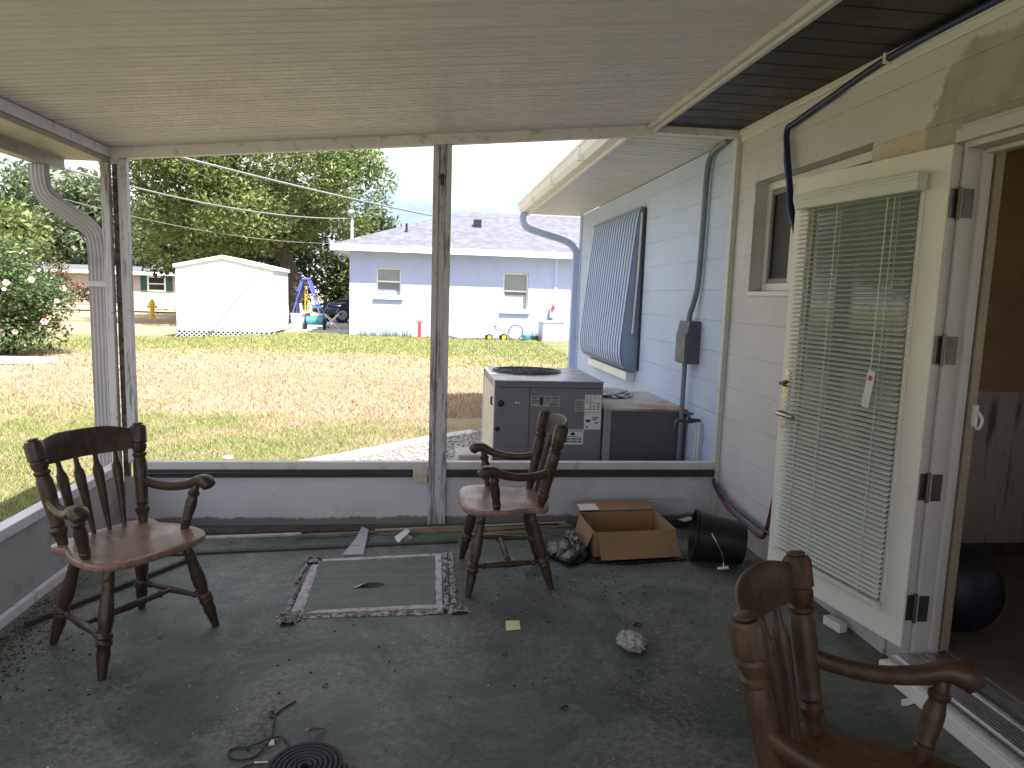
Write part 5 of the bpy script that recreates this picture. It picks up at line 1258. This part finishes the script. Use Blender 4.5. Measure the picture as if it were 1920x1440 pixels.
# ------------------------------------------------------------------ trees and shrubs
def leaf_cloud(clumps, per, size, seed, squash=.8, up=.35):
    """clumps: (x,y,z,r). leaf sized quads spread on and in each clump"""
    r_ = np.random.default_rng(seed); C_ = []
    for (x,y,z,r) in clumps:
        k = max(8,int(per*r*r)); d = r_.normal(size=(k,3)); d /= np.linalg.norm(d,axis=1)[:,None]
        rad = r*r_.uniform(.35,1.05,k)**.6
        C_.append(np.array((x,y,z))+d*rad[:,None]*(1,1,squash))
    C_ = np.concatenate(C_); n = len(C_)
    nr = r_.normal(size=(n,3)); nr[:,2] = np.abs(nr[:,2])+up; nr /= np.linalg.norm(nr,axis=1)[:,None]
    t = np.cross(nr, r_.normal(size=(n,3))); t /= np.linalg.norm(t,axis=1)[:,None]; b = np.cross(nr,t)
    s = (size*r_.uniform(.55,1.25,n))[:,None]
    V = np.stack([C_-t*s, C_-b*s*.45+nr*s*.12, C_+t*s*1.1-nr*s*.1, C_+b*s*.45+nr*s*.12],1).reshape(-1,3)
    return V, np.arange(n*4).reshape(-1,4)
def crown_clumps(c, rad, n, rmin, rmax, seed, shell=.55, zmin=None):
    r_ = np.random.default_rng(seed); out = []
    while len(out) < n:
        d = r_.normal(size=3); d /= np.linalg.norm(d); k = r_.uniform(shell,1)
        p = np.array(c)+d*np.array(rad)*k
        if zmin is not None and p[2] < zmin: continue
        out.append((*p, r_.uniform(rmin,rmax)))
    return out
def tree(name, label, base, trunk_h, tr, c, rad, n, rmin, rmax, per, size, m, seed, group=None, limbs=7, zmin=None, shell=.55, extra=()):
    t = empty(name, base, label, 'tree', group); r_ = random.Random(seed)
    B = Vector(base); b = MB(); Cc = Vector(c)
    top = Vector((B.x+(Cc.x-B.x)*.4, B.y+(Cc.y-B.y)*.4, B.z+trunk_h))
    b.tube([B-Vector((0,0,.3)),B+Vector((0,0,.15)),B.lerp(top,.45)+Vector((tr*.3,0,0)),top],[tr*1.5,tr*1.15,tr*.9,tr*.75],12)
    cl = list(crown_clumps(c,rad,n,rmin,rmax,seed,shell,zmin))+list(extra)
    for i in range(limbs):
        q = Vector(cl[r_.randrange(len(cl))][:3]); mid = top.lerp(q,.5)+Vector((r_.uniform(-.3,.3),r_.uniform(-.3,.3),r_.uniform(.1,.6)))
        b.tube([top-Vector((0,0,.1)),mid,q],[tr*.55,tr*.32,tr*.10],8)
    b.build('trunk', M['bark'], t, smooth=True)
    V, F = leaf_cloud(cl, per, size, seed+1); raw_mesh('crown', V, F, m, t)
    return t
big_extra = [(-2.0,28.8,5.6,.75),(-1.9,29,4.9,.55),(-2.35,28.6,4.25,.5),(-2.6,28.7,4.0,.4),(-1.75,29,5.9,.6),(-2.3,29,6.6,.8),(-11,29,3.4,1.2),(-10,29.5,2.8,1.1),(-8.6,29,3.0,1.0),(-11.2,29.5,4.6,1.3),(-11.4,29.5,5.9,1.3),(-10.4,30,5.2,1.2),(-10.2,29.5,4.0,1.2),(-9.4,29.5,6.0,1.1),(-12.0,30,7.0,1.3),(-9,30,4.6,1.1),(-7.6,29.5,3.6,1.0),(-6.6,29.5,3.9,.9)]
tree('large_tree','large leafy green tree towering behind the white shed',(-5.25,30.4,.05),3.2,.38,(-7.0,30.0,6.6),(5.3,4.0,4.2),140,.75,1.35,430,.092,M['leaf_big'],5,limbs=10,zmin=3.0,shell=.45,extra=big_extra)
TG = 'trees beyond the yard'
tree('dark_tree','dark tree filling the gap behind the white shed roof',(-9.5,37,.05),3,.3,(-9.5,37,4.2),(5.0,2.5,3.6),80,.7,1.3,110,.17,M['leaf_dark'],15,TG,zmin=.9)
tree('dark_tree','dark dense tree behind the trunk of the large tree',(-4.6,38,.05),2.5,.3,(-4.2,38,3.4),(3.2,2.2,3.2),60,.7,1.2,110,.17,M['leaf_dark'],25,TG,zmin=.5)
tree('light_shrub_tree','bright green bushy tree beside the lavender house corner',(-3.0,36,.05),1.0,.15,(-2.6,36,2.2),(1.6,1.4,1.7),34,.4,.7,160,.13,M['leaf_light'],35,TG,zmin=.6)
for i,(x,y,hh,rr,lab) in enumerate(((-42,70,9.5,5.2,'hazy green tree at the far left edge behind the rose bush'),(-35.5,72,11.8,5.0,'tall hazy tree behind the gutter downspout'),(-29.5,68,10.5,4.6,'hazy tree just left of the corner post'),(-24,72,9.5,5.0,'grey green tree behind the beige house roof'),(-18,70,8.5,4.5,'grey green tree right of the beige house window'))):
    tree('distant_tree',lab,(x,y,.1),hh*.35,.4,(x,y,hh*.56),(rr,rr*.8,hh*.46),70,1.0,2.0,42,.34,M['leaf_bg'],60+i*7,TG,zmin=1.0)
tree('light_shrub_tree','bright yellow green bush rising behind the rose bush',(-14.5,27,.0),1.2,.15,(-14.5,27,2.9),(.9,.9,1.3),26,.35,.6,160,.12,M['leaf_light'],95,TG,zmin=.5)
for i,(x,y,lab) in enumerate(((-30,12,'green tree far to the left of the porch'),(-27,2,'second green tree far to the left of the porch'),(-31,-8,'third green tree far to the left, behind the camera'),(-34,24,'green tree far left beyond the rose bush'))):
    tree('distant_tree',lab,(x,y,.0),3,.35,(x,y,4.6+i%2),(5.2,4.6,4.2),60,1.1,2.0,40,.34,M['leaf_bg'],160+i*7,TG,zmin=.8)
# brown hedge
hd_ = empty('brown_hedge', (-26.5,55,.1), 'dry brown clipped hedge across the driveway', 'hedge')
cl = [(x,55+.3*math.sin(x),z,.55) for x in np.arange(-30,-22.4,.4) for z in (.4,.75,1.1)]
V,F = leaf_cloud(cl,200,.12,77); raw_mesh('foliage',V,F,M['hedge_brown'],hd_)
tree('brown_shrub','reddish brown shrub beside the white vehicle',(-22.3,46,.1),.8,.1,(-22.3,46,1.75),(.75,.7,.8),20,.3,.5,200,.10,M['hedge_brown'],79,limbs=4)
# rose bush
rb = empty('rose_bush', (-8.6,15.8,0), 'tall rose bush with white and pink blooms at the left', 'bush')
cl = [c for c in crown_clumps((-8.9,15.8,1.05),(1.45,1.2,1.30),95,.30,.52,81,.30,.05)]+[(-8.9+1.0*math.cos(a),15.6+.8*math.sin(a),.30,.36) for a in np.arange(3.3,6.4,.35)]+[(-7.75,15.6,1.45,.3),(-7.55,15.6,1.1,.28),(-7.5,15.5,.8,.25),(-9.3,15.7,2.3,.4),(-8.9,15.6,2.15,.4)]
V,F = leaf_cloud(cl,900,.055,82); raw_mesh('foliage',V,F,M['leaf_rose'],rb)
b = MB()
for i in range(14):
    q = cl[(i*7)%len(cl)]; b.tube([(-8.7+.1*math.cos(i),15.8+.1*math.sin(i),-.1),(-8.7+(q[0]+8.7)*.4,15.8+(q[1]-15.8)*.4,q[2]*.6),q[:3]],[.022,.015,.006],6)
b.build('stems', M['bark'], rb)
fp = {}
for k,m in (('w',M['petal_white']),('p',M['petal_pink'])):
    b = MB()
    for ring_,(nn,rr_,tl) in enumerate(((6,.050,.35),(5,.034,.75),(3,.018,1.15))):
        for i in range(nn):
            a = 2*math.pi*i/nn+ring_*.5; ca,sa = math.cos(a),math.sin(a); rx_ = rr_*math.cos(tl); zz_ = rr_*math.sin(tl)
            b.add([(0,0,0),(rx_*.6*ca-.026*sa,rx_*.6*sa+.026*ca,zz_*.6),(rx_*1.1*ca,rx_*1.1*sa,zz_*1.1),(rx_*.6*ca+.026*sa,rx_*.6*sa-.026*ca,zz_*.6)],[(0,1,2,3)])
    me = bpy.data.meshes.new('bloom'); me.from_pydata(b.v,[],b.f); me.materials.append(m); fp[k] = me
r_ = random.Random(83)
def bloom(x,y,z,k):
    o = bpy.data.objects.new('bloom', fp[k]); COL.objects.link(o); o.parent = rb; o.location = Vector((x,y,z))-Vector(rb.location)
    d = Vector((x+8.9-.3,y-16.6,z-1.0+.3)).normalized(); o.rotation_euler = d.to_track_quat('Z','Y').to_euler(); s = r_.uniform(.8,1.6); o.scale = (s,s,s)
for _ in range(88):
    c = cl[r_.randrange(len(cl))]; a = r_.uniform(-2.6,-.2); e = r_.uniform(-.2,1.1)
    k = c[3]*1.02; x,y,z = c[0]+k*math.cos(a)*math.cos(e), c[1]+k*math.sin(a)*math.cos(e), c[2]+k*.8*math.sin(e)
    bloom(x,y-.05,z,'p' if (x > -8.3 and r_.random() < .6) or r_.random() < .12 else 'w')

# ------------------------------------------------------------------ sky, sun, camera
SUN = Vector((.35,-.57,1)).normalized()
el = math.asin(SUN.z); az = math.atan2(SUN.x, SUN.y)
wd_ = bpy.data.worlds.new('World'); S.world = wd_; wd_.use_nodes = True
nt_ = wd_.node_tree; nt_.nodes.clear()
out = nt_.nodes.new('ShaderNodeOutputWorld'); bgn = nt_.nodes.new('ShaderNodeBackground'); sky = nt_.nodes.new('ShaderNodeTexSky')
sky.sky_type = 'NISHITA'; sky.sun_disc = False; sky.sun_elevation = el; sky.sun_rotation = az; sky.dust_density = 2.0; sky.air_density = 1.0; sky.ozone_density = 1.0
tc = nt_.nodes.new('ShaderNodeTexCoord'); mp = nt_.nodes.new('ShaderNodeMapping'); mp.inputs['Scale'].default_value = (1,1,2.6)
nz = nt_.nodes.new('ShaderNodeTexNoise'); nz.inputs['Scale'].default_value = 2.6; nz.inputs['Detail'].default_value = 7; nz.inputs['Roughness'].default_value = .55
rp_ = nt_.nodes.new('ShaderNodeValToRGB'); rp_.color_ramp.elements[0].position = .38; rp_.color_ramp.elements[1].position = .53
mx = nt_.nodes.new('ShaderNodeMix'); mx.data_type = 'RGBA'; mx.inputs[7].default_value = (8.5,8.5,8.8,1)
lk = nt_.links.new
lk(tc.outputs['Generated'], mp.inputs[0]); lk(mp.outputs[0], nz.inputs['Vector']); lk(nz.outputs['Fac'], rp_.inputs[0]); lk(rp_.outputs[0], mx.inputs[0])
lk(sky.outputs[0], mx.inputs[6]); lk(mx.outputs[2], bgn.inputs[0]); bgn.inputs[1].default_value = .085; lk(bgn.outputs[0], out.inputs[0])
sl = bpy.data.lights.new('sun','SUN'); sl.energy = 5.0; sl.angle = R(.35); sl.color = (1,.965,.91)
so = bpy.data.objects.new('sun', sl); COL.objects.link(so); so.rotation_euler = SUN.to_track_quat('Z','Y').to_euler(); so.location = (0,0,30)

cam = bpy.data.cameras.new('camera'); co = bpy.data.objects.new('camera', cam); COL.objects.link(co)
yaw, pit, rol, hgt = .1257, .1249, .0314, 1.4174
f_ = Vector((math.sin(yaw)*math.cos(pit), math.cos(yaw)*math.cos(pit), -math.sin(pit))); r0 = Vector((math.cos(yaw),-math.sin(yaw),0)); u0 = r0.cross(f_)
r1 = r0*math.cos(rol)+u0*math.sin(rol); u1 = u0*math.cos(rol)-r0*math.sin(rol)
mw = Matrix((r1,u1,-f_)).transposed().to_4x4(); mw.translation = (0,0,hgt); co.matrix_world = mw
cam.sensor_width = 36; cam.lens = 36*1305.64/1920; cam.clip_start = .02; cam.clip_end = 2000
S.camera = co
S.view_settings.view_transform = 'Standard'; S.view_settings.look = 'None'; S.view_settings.exposure = 1.38; S.view_settings.gamma = 1
S.view_settings.use_curve_mapping = False
S.render.engine = 'CYCLES'
S.cycles.max_bounces = 10; S.cycles.diffuse_bounces = 6; S.cycles.use_denoising = True; S.cycles.sample_clamp_indirect = 8
